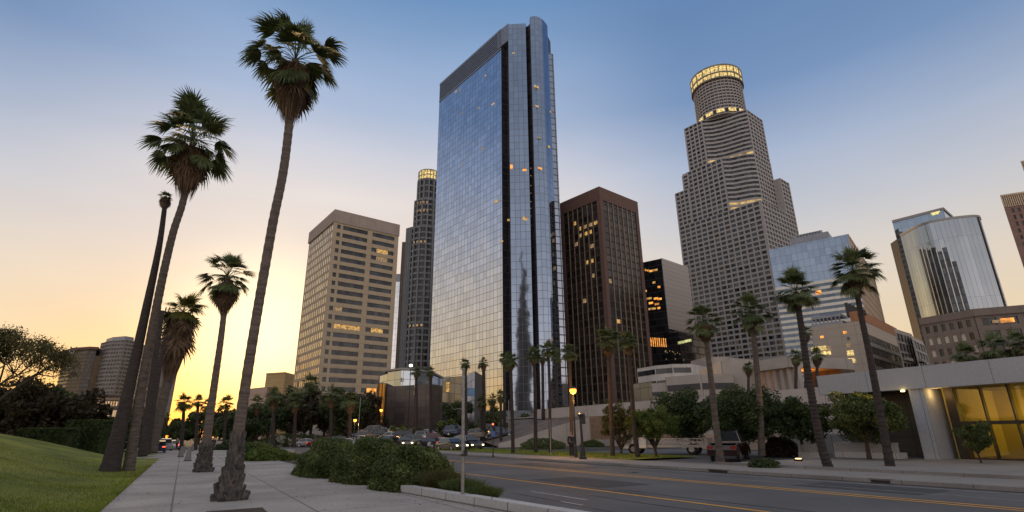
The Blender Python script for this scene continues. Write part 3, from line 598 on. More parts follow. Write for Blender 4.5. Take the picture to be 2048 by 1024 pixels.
# mid distance: the dark grove behind the traffic, one tree each
GG = 'dark trees of the grove behind the traffic'
grove = ((470,98,6.5,'tree left end of the grove, right of the ball-skirted palm'), (505,118,8.5,'tree under the yellow block, at the grove\'s left part'), (535,110,8.5,'dense tree between two palms at the grove\'s left part'), (575,124,12.0,'tall tree of the grove in front of the beige tower\'s left edge'), (608,112,10.5,'tree of the grove below the highest palm'),
 (648,118,12.0,'tall tree of the grove left of the beige tower\'s entrance'), (685,106,10.5,'dark tree of the grove directly behind the left orange lamp'), (722,112,10.0,'dark tree of the grove between the two orange lamps'), (750,120,7.0,'tree at the right end of the grove before the dark hall'), (400,140,8.5,'tree below the palm silhouettes at the path end'), (440,120,7.5,'low tree behind the ball-skirted palm trunk'), (368,120,6.0,'low tree at the end of the path'), (345,160,7,'distant small tree left of the path end'))
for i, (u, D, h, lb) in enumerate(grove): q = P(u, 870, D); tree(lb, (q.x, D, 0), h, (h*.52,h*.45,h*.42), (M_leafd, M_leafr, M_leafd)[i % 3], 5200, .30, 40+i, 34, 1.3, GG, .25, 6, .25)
G2 = 'trees below the glass tower'
for i, (u, vt, D, e, lb) in enumerate(((915,800,100,2.6,'round tree in front of the small glass hall'), (898,835,98,1.8,'smaller tree left of the round one at the glass hall'), (945,845,96,1.8,'small tree behind the pale steel pole'), (800,850,100,2.4,'tree at the left of the dark hall frontage'), (835,858,96,2.3,'green bush-like tree before the dark hall'), (985,815,92,2.2,'tree under the golden reflection of the glass tower'), (1045,826,100,2.2,'tree right of the tower notch, low on the slope'), (1135,800,128,5,'broad dark tree behind the orange street lamp'), (1190,800,132,5,'dark tree on the slope left of the brown tower base'), (1235,790,136,5.5,'dark tree in front of the brown tower base'), (1085,812,126,4,'dark tree beneath the curved glass corner'))):
    q = P(u, vt, D); h = q.z-.2; g = 0; tree(lb, (q.x, D, 0), h, (e*1.15,e,min(e, h*.46)), (M_leafd,M_leafm)[i % 2], 4200, .24, 70+i, 30, .8, G2, .18, 5, .25)
# right: across the avenue
GT = 'small trees across the avenue'
def rt(lb, s, t, h, e, m, n, ls, sd, nc=60, cr=.55, lim=7, sp=.3, shell=.35, r=.11): return tree(lb, W(s, t, .12), h, e, m, n, ls, sd, nc, cr, GT, r, lim, sp, shell=shell)
rt('airy olive-leaved tree in front of the brick screen', 31.0, 35.5, 4.1, (1.9,1.9,1.6), M_leafo, 12000, .065, 101, 80, .34, 9, .12, .3)
rt('light green feathery tree standing before the white van', 28.5, 29.0, 3.35, (1.75,1.7,1.05), M_leafb, 22000, .055, 102, 80, .38, 9, .22)
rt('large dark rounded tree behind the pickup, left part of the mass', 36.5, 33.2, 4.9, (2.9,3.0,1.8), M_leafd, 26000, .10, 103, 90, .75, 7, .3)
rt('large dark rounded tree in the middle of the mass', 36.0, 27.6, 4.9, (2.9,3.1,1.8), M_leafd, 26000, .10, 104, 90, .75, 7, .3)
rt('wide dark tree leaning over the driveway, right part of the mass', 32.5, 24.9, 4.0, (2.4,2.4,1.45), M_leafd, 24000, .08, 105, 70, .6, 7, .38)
rt('tree with orange-lit leaves under the fascia beside the white column', 34.1, 17.9, 3.8, (1.9,2.6,1.35), M_leafm, 30000, .07, 106, 90, .5, 8, .3, r=.12)
rt('dark tree between driveway and the lit-leaved tree', 35.4, 22.6, 4.0, (2.1,2.1,1.5), M_leafd, 12000, .09, 107, 60, .5)
rt('small tree glowing in front of the yellow glass hall', 34.0, 12.6, 2.0, (.85,.8,.7), M_leafm, 5200, .055, 108, 46, .26, 7, .3, r=.045)
for lb, u, v, e, m, sd in (('small round clipped bush at the driveway corner', 1530, 936, (.5,.5,.32), M_leafd, 21), ('reddish shrub left of the driveway trees', 1565, 912, (1.2,1.2,1.2), M_leafr, 22), ('dark shrub under the wide tree', 1600, 905, (1.3,1.3,1.0), M_leafd, 23), ('green hedge plants before the ramp wall', 1085, 897, (2.6,2.6,1.1), M_leafm, 24), ('shrubs at the foot of the ramp wall near the lamps', 1130, 890, (2.8,2.8,1.5), M_leafm, 25), ('low shrub at the brick screen foot', 1185, 893, (1.6,1.2,.7), M_leafm, 26)):
    shrub(lb, T(u, v, .1), e, m, 7000, .08, sd, 50, .3, 'low shrubs across the avenue', rz=RA)
#PART3
# ------------------------------------------------------------------ buildings
def v2(p): return Vector((p[0], p[1]))
class Bld:
    def __init__(s, name, label, cat, base, group=None):
        s.base = Vector((base[0], base[1], 0)); s.root = thing(name, label, cat, s.base, group=group); s.w = []; s.lit = []
    def add(s, mb, name, m, smooth=False, parent=None):
        me = mb.mesh(name, smooth); me.transform(Matrix.Translation(-s.base)); return link(name, me, m, parent or s.root)
    def win(s, a, b, z0, z1, m, off=0., lit=False, label=None):
        d = (v2(b)-v2(a)).normalized(); n = Vector((d.y, -d.x))*off; (s.lit if lit else s.w).append(((a[0]+n.x, a[1]+n.y), (b[0]+n.x, b[1]+n.y), z0, z1, m, label))
    def finish(s, name='window', maxn=100, litname=None):
        def size(w): c = Vector(((w[0][0]+w[1][0])/2, (w[0][1]+w[1][1])/2, (w[2]+w[3])/2-CH)); d = v2(w[1])-v2(w[0]); nn = Vector((d.y, -d.x, 0)); return abs(nn.dot(c.normalized()))*(w[3]-w[2])/c.length_squared
        lit = sorted(s.lit, key=size, reverse=True)[:min(90, maxn)]; ws = sorted(s.w, key=size, reverse=True); k = maxn-len(lit)
        for w in lit+ws[:k]:
            b = MB(); b.wallq(w[0], w[1], w[2], w[3], 0, int(rnd.random()*900)); o = s.add(b, name, w[4])
            if w in lit and ('lit' in w[4].name): o['label'] = 'lit window glowing yellow'
        rest = ws[k:]+sorted(s.lit, key=size, reverse=True)[len(lit):]
        if rest:
            ms = []; b = MB()
            for w in rest:
                if w[4] not in ms: ms.append(w[4])
                b.wallq(w[0], w[1], w[2], w[3], ms.index(w[4]), int(rnd.random()*900))
            s.add(b, name, ms)['kind'] = 'stuff'
def core(pts, z0, z1, mb=None, inset=0.):
    b = mb or MB(); b.prism(pts, z0, z1); return b
def pbox(b, p, q, z0, z1, depth, mi=0, back=.05):
    """box standing proud of the wall line p-q (outside to the right of p->q)"""
    d = (v2(q)-v2(p)).normalized(); n = Vector((d.y, -d.x)); pts = [(p[0]-n.x*back, p[1]-n.y*back), (p[0]+n.x*depth, p[1]+n.y*depth), (q[0]+n.x*depth, q[1]+n.y*depth), (q[0]-n.x*back, q[1]-n.y*back)]
    b.prism(pts, z0, z1, mi)
def lerp2(a, b, t): return (a[0]+(b[0]-a[0])*t, a[1]+(b[1]-a[1])*t)
def along(a, b, m): L_ = (v2(b)-v2(a)).length; return lerp2(a, b, m/L_)
def gridface(B, mb, a, b, z0, z1, cols, rows, pier, span, depth, glass, endp=None, litfn=None, skip=None, ext=0., sd=.03):
    L_ = (v2(b)-v2(a)).length; endp = pier if endp is None else endp; cw = (L_-2*endp+pier)/cols; rh = (z1-z0)/rows; pts = []
    for i in range(cols+1):
        c0 = endp-pier+i*cw; c1 = c0+pier
        if i == 0: c0 = -ext
        if i == cols: c1 = L_+ext
        pts.append((c0, c1)); pbox(mb, along(a,b,c0), along(a,b,c1), z0, z1, depth)
    for j in range(rows+1):
        za = z0+j*rh-(span/2 if j else 0); zb = z0+j*rh+span/2 if j < rows else z1-.01
        if j == 0: za = z0+.01
        pbox(mb, along(a,b,pts[0][1]-.02), along(a,b,pts[-1][0]+.02), za, zb, depth-sd)
    for j in range(rows):
        for i in range(cols):
            if skip and skip(i, j): continue
            g = glass; lit = False
            if litfn:
                x = litfn(i, j)
                if x: g = x; lit = True
            B.win(along(a,b,pts[i][1]-.01), along(a,b,pts[i+1][0]+.01), z0+j*rh+span/2-.01, z0+(j+1)*rh-span/2+.01, g, .06, lit)
G_dark = gridglass('glass_dark', (.030,.038,.048), 1.5, 50, .07, .0, metal=.25, rough=.08, tilt=.03, vary=.7, mull=(.02,.02,.02))
G_gold = gridglass('glass_bronze', (.62,.50,.34), 1.4, 50, .07, 0, metal=.95, rough=.08, tilt=.03, vary=.4)
G_black = gridglass('glass_black', (.035,.037,.045), 1.5, 3.6, .08, .5, metal=.5, rough=.12, tilt=.01, vary=.6, mull=(.012,.012,.014))
G_brown = gridglass('glass_brown', (.035,.030,.027), 2.0, 3.5, .10, .9, metal=.2, rough=.16, tilt=.015, vary=.7, mull=(.020,.017,.015))
G_main = gridglass('glass_curtain', (.58,.60,.66), 2.6, 3.45, .17, .17, metal=1., rough=.045, tilt=.008, vary=.15, warp=.05, mull=(.10,.10,.12))
G_main2 = gridglass('glass_curtain_front', (.24,.30,.40), 2.25, 3.45, .16, .16, metal=1., rough=.04, tilt=.0009, vary=.10, warp=.018, mull=(.10,.10,.12))
G_mirror = gridglass('glass_mirror', (.27,.31,.35), 1.9, 30, .10, .08, metal=1., rough=.07, tilt=.006, vary=.1, warp=.05, mull=(.16,.17,.18))
G_blue = gridglass('glass_blue', (.19,.25,.34), 2.2, 3.3, .09, .09, metal=.95, rough=.1, tilt=.01, vary=.12, warp=.02, mull=(.16,.18,.2))
G_sky = gridglass('glass_sky', (.55,.58,.62), 3, 3.6, .08, .12, metal=1., rough=.06, tilt=.008, vary=.1, warp=.03, mull=(.2,.2,.2))
L_warm = glowmat('lit_office', (1, .56, .15), .85, .15, 1.6); L_soft = glowmat('lit_dim', (1, .62, .30), .42, .15, 1.5); L_crown = glowmat('lit_crown', (1, .72, .26), 1.35, .12, .9); L_notch = glowmat('lit_notch', (1, .66, .26), .75, .12, .35); L_or = glowmat('lit_orange', (1, .36, .06), 1.6, .3, .6)

# --- beige office tower
A, Nn, C = T(622,465,80).xy, T(672,420,80).xy, T(796,450,80).xy
Dd = A+C-Nn
M_beige = concrete('beige_precast', (.41,.33,.23), (3, 2.95), .05, dirt=.12); M_beigecap = concrete('beige_cap', (.33,.275,.24), (3, 30), .05, dirt=.15)
B = Bld('office_tower', 'beige office tower with long dark window bands, left of the glass tower', 'skyscraper', (Nn+Dd)/2)
mb = core([A, Nn, C, Dd], 0, 75.2); z1 = 75.2; rows = 25; rh = z1/rows
def beige_lit(band, j):
    r = rows-1-j; return {(1,2):L_warm,(1,3):L_soft,(0,10):L_soft,(0,12):L_warm,(1,12):L_warm,(1,19):L_or,(1,4):None}.get((band, r))
Lf = (C-Nn).length; bands = ((.9, 2.2, 1), (3.1, 12.6, 0), (14.5, Lf-1.3, 0))
edges = [0]+[q for t in bands for q in t[:2]]+[Lf]
for i in range(0, len(edges), 2): pbox(mb, along(Nn,C,edges[i]-(.40 if i == 0 else 0)), along(Nn,C,edges[i+1]+(.40 if i == len(edges)-2 else 0)), 0, z1, .38)
for j in range(rows+1): pbox(mb, along(Nn,C,.2), along(Nn,C,Lf-.2), max(.02, j*rh-.72), min(z1-.02, j*rh+.72), .35)
for j in range(rows):
    for k, (x0, x1, sm_) in enumerate(bands):
        nb = 1 if sm_ else 1; g = beige_lit(k-1, j) if k else None
        if g:
            n4 = 4
            for q in range(n4):
                a_, b_ = along(Nn,C,x0+(x1-x0)*q/n4), along(Nn,C,x0+(x1-x0)*(q+1)/n4); on = ((k, rows-1-j) == (1,12)) or q in ((1,2) if k == 2 else (0,))
                B.win(a_, b_, j*rh+.7, (j+1)*rh-.7, g if on else G_dark, .05, on)
        else: B.win(along(Nn,C,x0-.02), along(Nn,C,x1+.02), j*rh+.7, (j+1)*rh-.7, G_dark, .05)
gridface(B, mb, A, Nn, 0, z1, 13, rows, .55, 1.0, .13, G_gold, .9, ext=.2)
for p, q in ((C,Dd),(Dd,A)):
    for j in range(rows+1): pbox(mb, p, q, max(.02,j*rh-.72), min(z1-.02,j*rh+.72), .33)
B.add(mb, 'wall', M_beige)
def grow_poly(P_, k):
    c = sum((v2(p) for p in P_), Vector((0,0)))/len(P_); return [tuple(v2(p)+(v2(p)-c).normalized()*k) for p in P_]
mb = MB(); mb.prism(grow_poly([A, Nn, C, Dd], .85), 75.2, 80); B.add(mb, 'parapet', M_beigecap)
mb = MB(); mb.prism(grow_poly([A, Nn, C, Dd], -6), 80, 81.5); B.add(mb, 'roof_plant', M_beigecap); B.finish()

# --- main glass tower
Hm = 200
pA, pN = T(880,168,Hm).xy, T(1002,58,Hm).xy
d1 = (pN-pA).normalized(); nin = Vector((-d1.y, d1.x))          # into the building
f0, f1_ = T(1016,47,Hm).xy, T(1051,45,Hm).xy
c0 = T(1060,39,Hm).xy; cm = T(1078,39,Hm).xy; c1 = T(1095,56,Hm).xy
B = Bld('glass_tower', 'tallest blue mirror-glass tower in the centre with a rounded right corner and louvred roof edge', 'skyscraper', (pA+c1)/2)
def arc3(a, m_, b, n):
    a, m_, b = v2(a), v2(m_), v2(b); out = []
    for i in range(n+1):
        t = i/n; out.append(a*(2*(t-.5)*(t-1))+m_*(4*t*(1-t))+b*(2*t*(t-.5)))
    return out
cv = arc3(c0, cm, c1, 14)
bk = [c1+nin*6+Vector((6,9)), Vector((pA.x+20, pA.y+24)), ]
zl = 187.5                                                        # top of the left curtain wall, louvres above
mb = MB(); u = mb.wallq(pA, pN, 0, zl); u2 = mb.wallq((pA.x+21,pA.y+17), pA, 0, Hm, u0=200); B.add(mb, 'curtain_wall', G_main)
mb = MB(); u = mb.wallq(f0, f1_, 0, Hm-.5); B.add(mb, 'glass_facet', G_main2)
mb = MB(); u = 0
for i in range(len(cv)-1): u = mb.wallq(cv[i], cv[i+1], 0, Hm+1.5, 0, u)
B.add(mb, 'curved_glass', G_main2, smooth=False)
M_slot = gridglass('slot_glass', (.06,.06,.075), 2.2, 3.45, .1, .45, metal=.5, rough=.2, tilt=.02, vary=.4, mull=(.03,.03,.035)); M_dk = mat('dark_panel', (.035,.035,.042), (.022,.022,.028), .5, .5)
M_louv = mat('louvre_grey', (.22,.245,.29), (.17,.19,.225), 1, .4, .4)
mb = MB()
sA, sB = pN, f0; q0, q1 = pN+nin*3.2+d1*.3, f0+nin*3.0
mb.wallq(pN, q0, 0, zl+2); mb.wallq(q0, q1, 0, zl+2); mb.wallq(q1, f0, 0, zl+2)
e0, e1 = f1_+nin*0+Vector((.4,2.6)), c0+Vector((-.2,2.8)); mb.wallq(f1_, e0, 0, Hm-.5); mb.wallq(e0, e1, 0, Hm-.5); mb.wallq(e1, c0, 0, Hm+1.5)
B.add(mb, 'recess', M_slot)
mb = MB(); pc = [pA, pN, f0, f1_, e0, e1]+cv+[v2(b_) for b_ in bk]; cin = sum((v2(p) for p in pc), Vector((0,0)))/len(pc)
inn = [v2(p)+(cin-v2(p)).normalized()*1.2 for p in [pA+Vector((.6,.2)), q0, q1, e0, e1]+[v2(p) for p in cv]+[c1+Vector((3,9)), Vector((pA.x+21, pA.y+17))]]
mb.prism(inn, 0, Hm-1.5); B.add(mb, 'roof', M_dk)
mb = MB()
for k in range(9):
    z = zl+.35+k*1.3; pbox(mb, pA, pN, z, z+.62, .12, back=.5)
B.add(mb, 'louvres', M_louv)
mb = MB(); pbox(mb, pA, pN, zl-.3, zl+.3, .25); pbox(mb, pA, pN, Hm-1.2, Hm, .25, back=1.); mb.prism([pN+d1*-3, f0, f0+nin*4, pN+nin*4], zl+2, Hm, 0); mb.prism([f0+Vector((0,.1)), f1_+Vector((0,.1)), f1_+Vector((1,5)), f0+Vector((2,6))], Hm-1.5, Hm-.5)
B.add(mb, 'roof_edge', M_louv)
sl0, sl1 = T(1097,92,186).xy, T(1109,93,186).xy; mb = MB(); sl0 = c1+Vector((-.6,2.5)); sl1 = sl0+Vector((3.4,1.6))
u = mb.wallq(sl0, sl1, 0, 187, u0=.3); mb.wallq(sl1, sl1+Vector((1.6,22)), 0, 187, 0, u); B.add(mb, 'side_slab', gridglass('glass_side', (.30,.34,.42), 3.2, 3.45, .5, .5, metal=.9, rough=.1, mull=(.07,.075,.09)))
mb = MB(); mb.prism([sl0+Vector((.2,1)), sl1+Vector((-.2,1)), sl1+Vector((1.0,22)), sl0+Vector((0,20))], 0, 186.6); B.add(mb, 'slab_core', M_dk)
def litspot(B_, u_, v_, a, b, w, h, m, off=.06):
    p = hit(u_, v_, a, b); d = (v2(b)-v2(a)).normalized(); c = v2(p); B_.win(tuple(c-d*w/2), tuple(c+d*w/2), p.z-h/2, p.z+h/2, m, off, True)
for u_, v_, w, m in ((912,183,2.4,L_warm),(920,180,1.5,L_soft),(971,151,1.2,L_warm),(924,225,1.2,L_soft),(958,216,1.6,L_soft),(986,208,2.4,L_warm),(966,297,2.4,L_soft),(925,330,1.2,L_soft),(992,403,3.5,L_warm),(1004,483,1.6,L_warm),(948,288,1.,L_soft)): litspot(B, u_, v_, pA, pN, w, .9, m)
for u_, v_, w, h, m in ((1027,106,1.1,.8,L_warm),(1023,334,1.2,2.4,L_or),(1049,340,2.0,1.1,L_or),(1050,437,2.,1.8,L_warm),(1017,440,1.1,1,L_warm)): litspot(B, u_, v_, f0, f1_, w, h, m)
for u_, v_, w, h, m in ((1072,174,2.6,1.3,L_warm),(1073,213,2.2,.8,L_warm),(1077,276,2.,.8,L_soft),(1079,337,2.2,1.0,L_or)): litspot(B, u_, v_, cv[5], cv[8], w, h, m, .35)
for u_, v_, w, h, m in ((1100,224,1.2,.9,L_warm),(1097,294,1.6,1.2,L_warm)): litspot(B, u_, v_, cv[10], cv[13], w, h, m, .35)
for k in range(16): p = hit(1062, 330+k*17+rnd.random()*8, e0, e1); B.win(tuple(v2(p)-Vector((.25,0))), tuple(v2(p)+Vector((.25,0))), p.z-.25, p.z+.25, L_soft, .1, True)
B.finish('lit_window')

# --- brown tower
A, Nn, C = T(1122,407,110).xy, T(1198,374,110).xy, T(1272,404,110).xy; Dd = A+C-Nn
M_brown = concrete('brown_granite', (.125,.072,.06), (3, 3), .05, dirt=.15); M_fin = mat('bronze_fin', (.36,.26,.18), (.27,.20,.145), .4, .45, .3)
B = Bld('brown_tower', 'dark brown granite tower with thin vertical fins right of the glass tower', 'skyscraper', (Nn+Dd)/2)
ztop = 103.6; mb = core([A, Nn, C, Dd], 0, 103); B.add(mb, 'core', M_dk)
mb = MB(); mb.prism(grow_poly([A, Nn, C, Dd], .75), ztop, 110)
for a, b in ((A,Nn),(Nn,C),(C,Dd),(Dd,A)):
    L_ = (b-a).length
    pbox(mb, along(a,b,-.5), along(a,b,1.6), 0, ztop, .5); pbox(mb, along(a,b,L_-1.6), along(a,b,L_+.48), 0, ztop, .48)
B.add(mb, 'wall', M_brown)
for (a, b), n in (((A,Nn),7), ((Nn,C),7)):
    L_ = (b-a).length; w = (L_-3.2)/n
    for i in range(n):
        x0 = 1.6+i*w; mbg = MB(); pbox(mbg, along(a,b,x0+.05), along(a,b,x0+w-.05), 0, ztop-.01, .08); 
        o = MB(); aa, bb = along(a,b,x0), along(a,b,x0+w); dn = (b-a).normalized(); nn_ = Vector((dn.y,-dn.x))*.1; o.wallq((aa[0]+nn_.x,aa[1]+nn_.y), (bb[0]+nn_.x,bb[1]+nn_.y), 0, ztop, 0, x0); B.add(o, 'glass_bay', G_brown)
        if i:
            o = MB(); pbox(o, along(a,b,x0-.11), along(a,b,x0+.11), 0, ztop, .5); B.add(o, 'fin', M_fin)
# scattered lit offices
for (a, b), spots in (((A,Nn), ((1155,444),(1165,444),(1174,440),(1187,438),(1187,447),(1175,452),(1165,459),(1186,453),(1176,467),(1156,480),(1184,481),(1187,508),(1178,518),(1192,537),(1172,590))), ((Nn,C), ((1222,555),(1240,640)))):
    for u_, v_ in spots:
        p = hit(u_, v_, a, b); L_ = (b-a).length; x = (v2(p)-a).dot((b-a).normalized()); w = (L_-3.2)/7; k = min(6, max(0, int((x-1.6)/w))); zz = round(p.z/3.5)*3.5
        B.win(along(a,b,1.6+k*w+.3+rnd.random()*.3), along(a,b,1.6+(k+1)*w-.3-rnd.random()*w*.4), zz-2.3, zz-.5, L_warm if rnd.random() < .25 else L_soft, .14, True)
B.finish('lit_window')

# --- black glass tower with grey panelled side
A, Nn, C = T(1285,525,90).xy, T(1322,517,90).xy, T(1375,535,90).xy; Dd = A+C-Nn
B = Bld('black_tower', 'black glass tower with a pale grey panelled right flank, between brown and stepped towers', 'skyscraper', (Nn+Dd)/2)
mb = MB(); mb.prism([A, Nn, C, Dd], 0, 90); B.add(mb, 'curtain_wall', G_black)
M_gp = gridglass('grey_panel', (.30,.27,.26), 60, 2.4, .01, .12, metal=.12, rough=.45, tilt=0, vary=.08, mull=(.12,.11,.11))
mb = MB(); dn = (C-Nn).normalized(); nn_ = Vector((dn.y,-dn.x)); pbox(mb, Nn+dn*.1, C+dn*.1, 52, 90.2, .35); B.add(mb, 'side_panel', M_gp)
mb = MB(); mb.prism([Nn+nn_*6-dn*.5, C+nn_*6+dn*3, C+dn*3-nn_*-0.4, Nn+nn_*.4-dn*.5], 0, 49.5); B.add(mb, 'annex', G_black)
for a, b, lst in ((A,Nn,((1291,540,1),(1296,541,2),(1302,542,3),(1311,540,3),(1308,565,2),(1292,582,1),(1318,574,2),(1298,597,4),(1312,597,3),(1319,598,3),(1302,606,3),(1314,608,3),(1308,617,3),(1300,618,2),(1318,616,2))),):
    for u_, v_, w in lst: litspot(B, u_, v_, a, b, w*.8, 1.1, L_or if rnd.random() < .6 else L_warm)
for k in range(8): litspot(B, 1302+k*4.2, 684+k*.2, tuple(Nn+nn_*6-dn*14), tuple(Nn+nn_*6-dn*.5), .8, 4.2, L_or)
for k in range(9): litspot(B, 1357+k*3, 686-k*.7, Nn+nn_*6-dn*.5, C+nn_*6+dn*3, 1.3, 1.3, glowmat('lit_green', (.9,.9,.35), 1.0, .3, .5))
for k in range(12): litspot(B, 1322+rnd.random()*50, 700+rnd.random()*20, Nn+nn_*6-dn*.5, C+nn_*6+dn*3, .6, .5, L_soft)
B.finish('lit_window')

# --- stepped tower with lit crown
L0, R0 = T(1350,388,190).xy, T(1577,367,190).xy; r_ = ray(1522,411); az_ = r_.x/r_.y; N0 = Vector((az_*354.5, 354.5))
e1v, e2v = (R0-N0).normalized(), (L0-N0).normalized(); LA, LB = (R0-N0).length, (L0-N0).length
def U(a, b): return N0+e1v*a+e2v*b
M_us = concrete('grey_granite', (.33,.32,.32), (4.8, 3.6), .08, dirt=.1)
B = Bld('stepped_tower', 'tall stepped stone tower with a round lit crown, highest on the right', 'skyscraper', U(LA/2, LB/2))
G_us = gridglass('glass_us', (.05,.055,.065), 2.4, 50, .1, 0, metal=.5, rough=.07, tilt=.06, vary=.75)
mb = MB()
def usgrid(a, b, z0, z1, cw=4.7): 
    L_ = (b-a).length; gridface(B, mb, a, b, z0, z1, max(1, round(L_/cw)), max(1, round((z1-z0)/3.7)), 1.0, 1.35, .5, G_us, 1.2)
def usband(pts, z0, z1, litrows=(), g=None):
    rows = max(1, round((z1-z0)/3.7)); rh = (z1-z0)/rows
    for i in range(len(pts)-1):
        for j in range(rows+1): pbox(mb, pts[i], pts[i+1], max(z0+.02, z0+j*rh-.8), min(z1-.02, z0+j*rh+.8), .45)
        for j in range(rows):
            lit = j in litrows; B.win(tuple(pts[i]), tuple(pts[i+1]), z0+j*rh+.75, z0+(j+1)*rh-.75, L_notch if lit else G_us, .08, lit)
def arc(cx, cy, r, a0, a1, n): return [U(cx+r*math.cos(R(a0+(a1-a0)*i/n)), cy+r*math.sin(R(a0+(a1-a0)*i/n))) for i in range(n+1)]
# full block
mb.prism([U(0,0), U(LA,0), U(LA,LB), U(0,LB)], 0, 160); usgrid(U(0,LB), U(0,0), 0, 160); usgrid(U(0,0), U(LA,0), 0, 160)
# level with the great notch
notch = arc(1.5, 5.3, 19, 90, 45, 4)
notch = [U(1.2,24), U(5.5,20), U(7.5,15.5), U(9.5,11), U(12,7.5), U(15,5.3)]
t2 = [U(1.2,56), ]+notch+[U(41,5.3), U(41,60), U(1.2,60)]
mb.prism(t2, 160.01, 205); usgrid(U(1.2,56), U(1.2,24), 160.02, 205); usband(notch, 160.02, 205, litrows=(0,1)); usgrid(U(15,5.3), U(41,5.3), 160.02, 205)
mb.prism([U(0,LB), U(0,55), U(12,55), U(12,LB)], 160.01, 190); usgrid(U(0,LB), U(0,55), 160.02, 190)
mb.prism([U(0.6,60), U(.6,54), U(12,54), U(12,60)], 190.01, 203); usgrid(U(.6,60), U(.6,54), 190.02, 203)
mb.prism([U(40,0), U(LA,0), U(LA,LB-8), U(40,LB-8)], 160.01, 190); usgrid(U(40,0), U(LA,0), 160.02, 190)
n2 = [U(1.2,36), U(6,31), U(9,25), U(11,18), U(12.5,11), U(15,5.3)]
mb.prism([U(1.2,53)]+n2+[U(40.5,5.3), U(40.5,53)], 205.01, 245); usgrid(U(1.2,53), U(1.2,36), 205.02, 245); usband(n2, 205.02, 245, litrows=(0,)); usgrid(U(15,5.3), U(40.5,5.3), 205.02, 245)
B.add(mb, 'wall', M_us)
mb = MB(); cc = (21.5, 29.5); cr = 19.2
def ring(r, n=40): return [U(cc[0]+r*math.cos(2*math.pi*i/n), cc[1]+r*math.sin(2*math.pi*i/n)) for i in range(n)]
def ringband(mbx, r, z0, z1):
    q = ring(r); mbx.prism([tuple(p) for p in q], z0, z1)
ringband(mb, cr-.5, 245, 285)
for k in range(10): ringband(mb, cr, 249.5+k*2.9, 249.5+k*2.9+1.35)
q = ring(cr+.25, 40)
for k in range(0, 40, 1): c_ = q[k]; mb.box(c_.x, c_.y, 261.5, .45, .45, 32)
B.add(mb, 'drum', M_us)
mb = MB(); ringband(mb, cr-.35, 246, 277.5)
B.add(mb, 'drum_glazing', G_us)
ccrown = ring(cr+1.6, 40); mb = MB()
ringband(mb, cr+1.9, 277.5, 278.7); ringband(mb, cr+1.7, 282.7, 283.8); ringband(mb, cr+1.7, 289.7, 290.7)
for k in range(0, 40, 2): c_ = ccrown[k]; mb.box(c_.x, c_.y, 284.2, .6, .6, 12.2, math.atan2(e1v.y, e1v.x)+2*math.pi*k/40)
B.add(mb, 'crown_frame', mat('crown_steel', (.20,.18,.15), (.14,.13,.11), 2, .5, .3))
nl = 0
for zz0, zz1 in ((278.8,282.6),(283.9,289.6)):
    q = ring(cr+1.2, 40)
    for k in range(40):
        a, b = q[k], q[(k+1) % 40]; mid = (a+b)/2; ctr = U(*cc); nn_ = (mid-ctr)
        if nn_.dot(-ctr) > -nn_.length*ctr.length*.35:
            d = b-a
            if Vector((d.y,-d.x)).dot(nn_) < 0: a, b = b, a
            B.win(tuple(a*.96+b*.04), tuple(b*.96+a*.04), zz0, zz1, L_crown, 0, True); nl += 1
q = ring(cr+.6, 40)
for k in range(40):
    a, b = q[k], q[(k+1) % 40]; mid = (a+b)/2; ctr = U(*cc); nn_ = mid-ctr
    if nn_.dot(-ctr) > 0 and (k % 3 != 0):
        d = b-a
        if Vector((d.y,-d.x)).dot(nn_) < 0: a, b = b, a
        B.win(tuple(a), tuple(b), 246.2, 249.3, L_crown, 0, True)
mb = MB(); ringband(mb, cr+.9, 278.3, 278.8); 
B.add(mb, 'crown_soffit', M_us); B.finish('window', 100)

# --- striped glass hotel block
A, Nn, C = T(1537,500,80).xy, T(1695,468,80).xy, T(1746,547,80).xy; Dd = A+C-Nn
G_band = gridglass('glass_band', (.075,.10,.135), 2.2, 3.3, .09, .09, metal=.95, rough=.1, tilt=.01, vary=.2, warp=.02, mull=(.1,.12,.14))
M_cream = concrete('cream_spandrel', (.74,.72,.64), (2.2, 8), .05, dirt=.06)
B = Bld('striped_office_block', 'glass block striped with pale bands, blue glass at the top, right of the stepped tower', 'building', (Nn+Dd)/2)
mb = MB(); mb.prism([A+Vector((.2,.5)), Nn+Vector((0,.5)), C+Vector((-.5,.3)), Dd], 0, 79.5); B.add(mb, 'core', M_dk)
mb = MB(); mb.wallq(A, Nn, 62, 80); B.add(mb, 'upper_glazing', G_blue)
nb = 25; rh = 62/nb; mbw = MB(); dn = (Nn-A).normalized()
for j in range(nb):
    z0 = j*rh; pbox(mbw, A, Nn, z0+rh*.52, z0+rh, .18); o = MB(); o.wallq(A, Nn, z0, z0+rh*.52); B.add(o, 'window_band', G_band)
B.add(mbw, 'spandrel_band', M_cream)
mb = MB(); gridface(B, mb, Nn, C, 0, 80, 16, 22, 1.5, 1.4, .35, G_gold, 2.); B.add(mb, 'side_wall', concrete('warm_stone', (.46,.37,.28), (3,3), .05, dirt=.1))
mb = MB(); q0, q1 = lerp2(A,Nn,.30), lerp2(A,Nn,.78); nn_ = Vector((-dn.y, dn.x)); pp = [q0, q1, tuple(v2(q1)+nn_*10), tuple(v2(q0)+nn_*10)]; mb.prism([tuple(v2(p)+nn_*.6) for p in pp], 80, 83.2)
for k in range(9): c_ = lerp2(q0, q1, .15+.08*k); mb.box(c_[0]+nn_.x*3, c_[1]+nn_.y*3, 84, 1.2, 1.2, 1.8)
B.add(mb, 'roof_plant', M_louv); litspot(B, 1637, 585, A, Nn, 2.2, 1.6, L_or, .3); B.finish('window', 80)

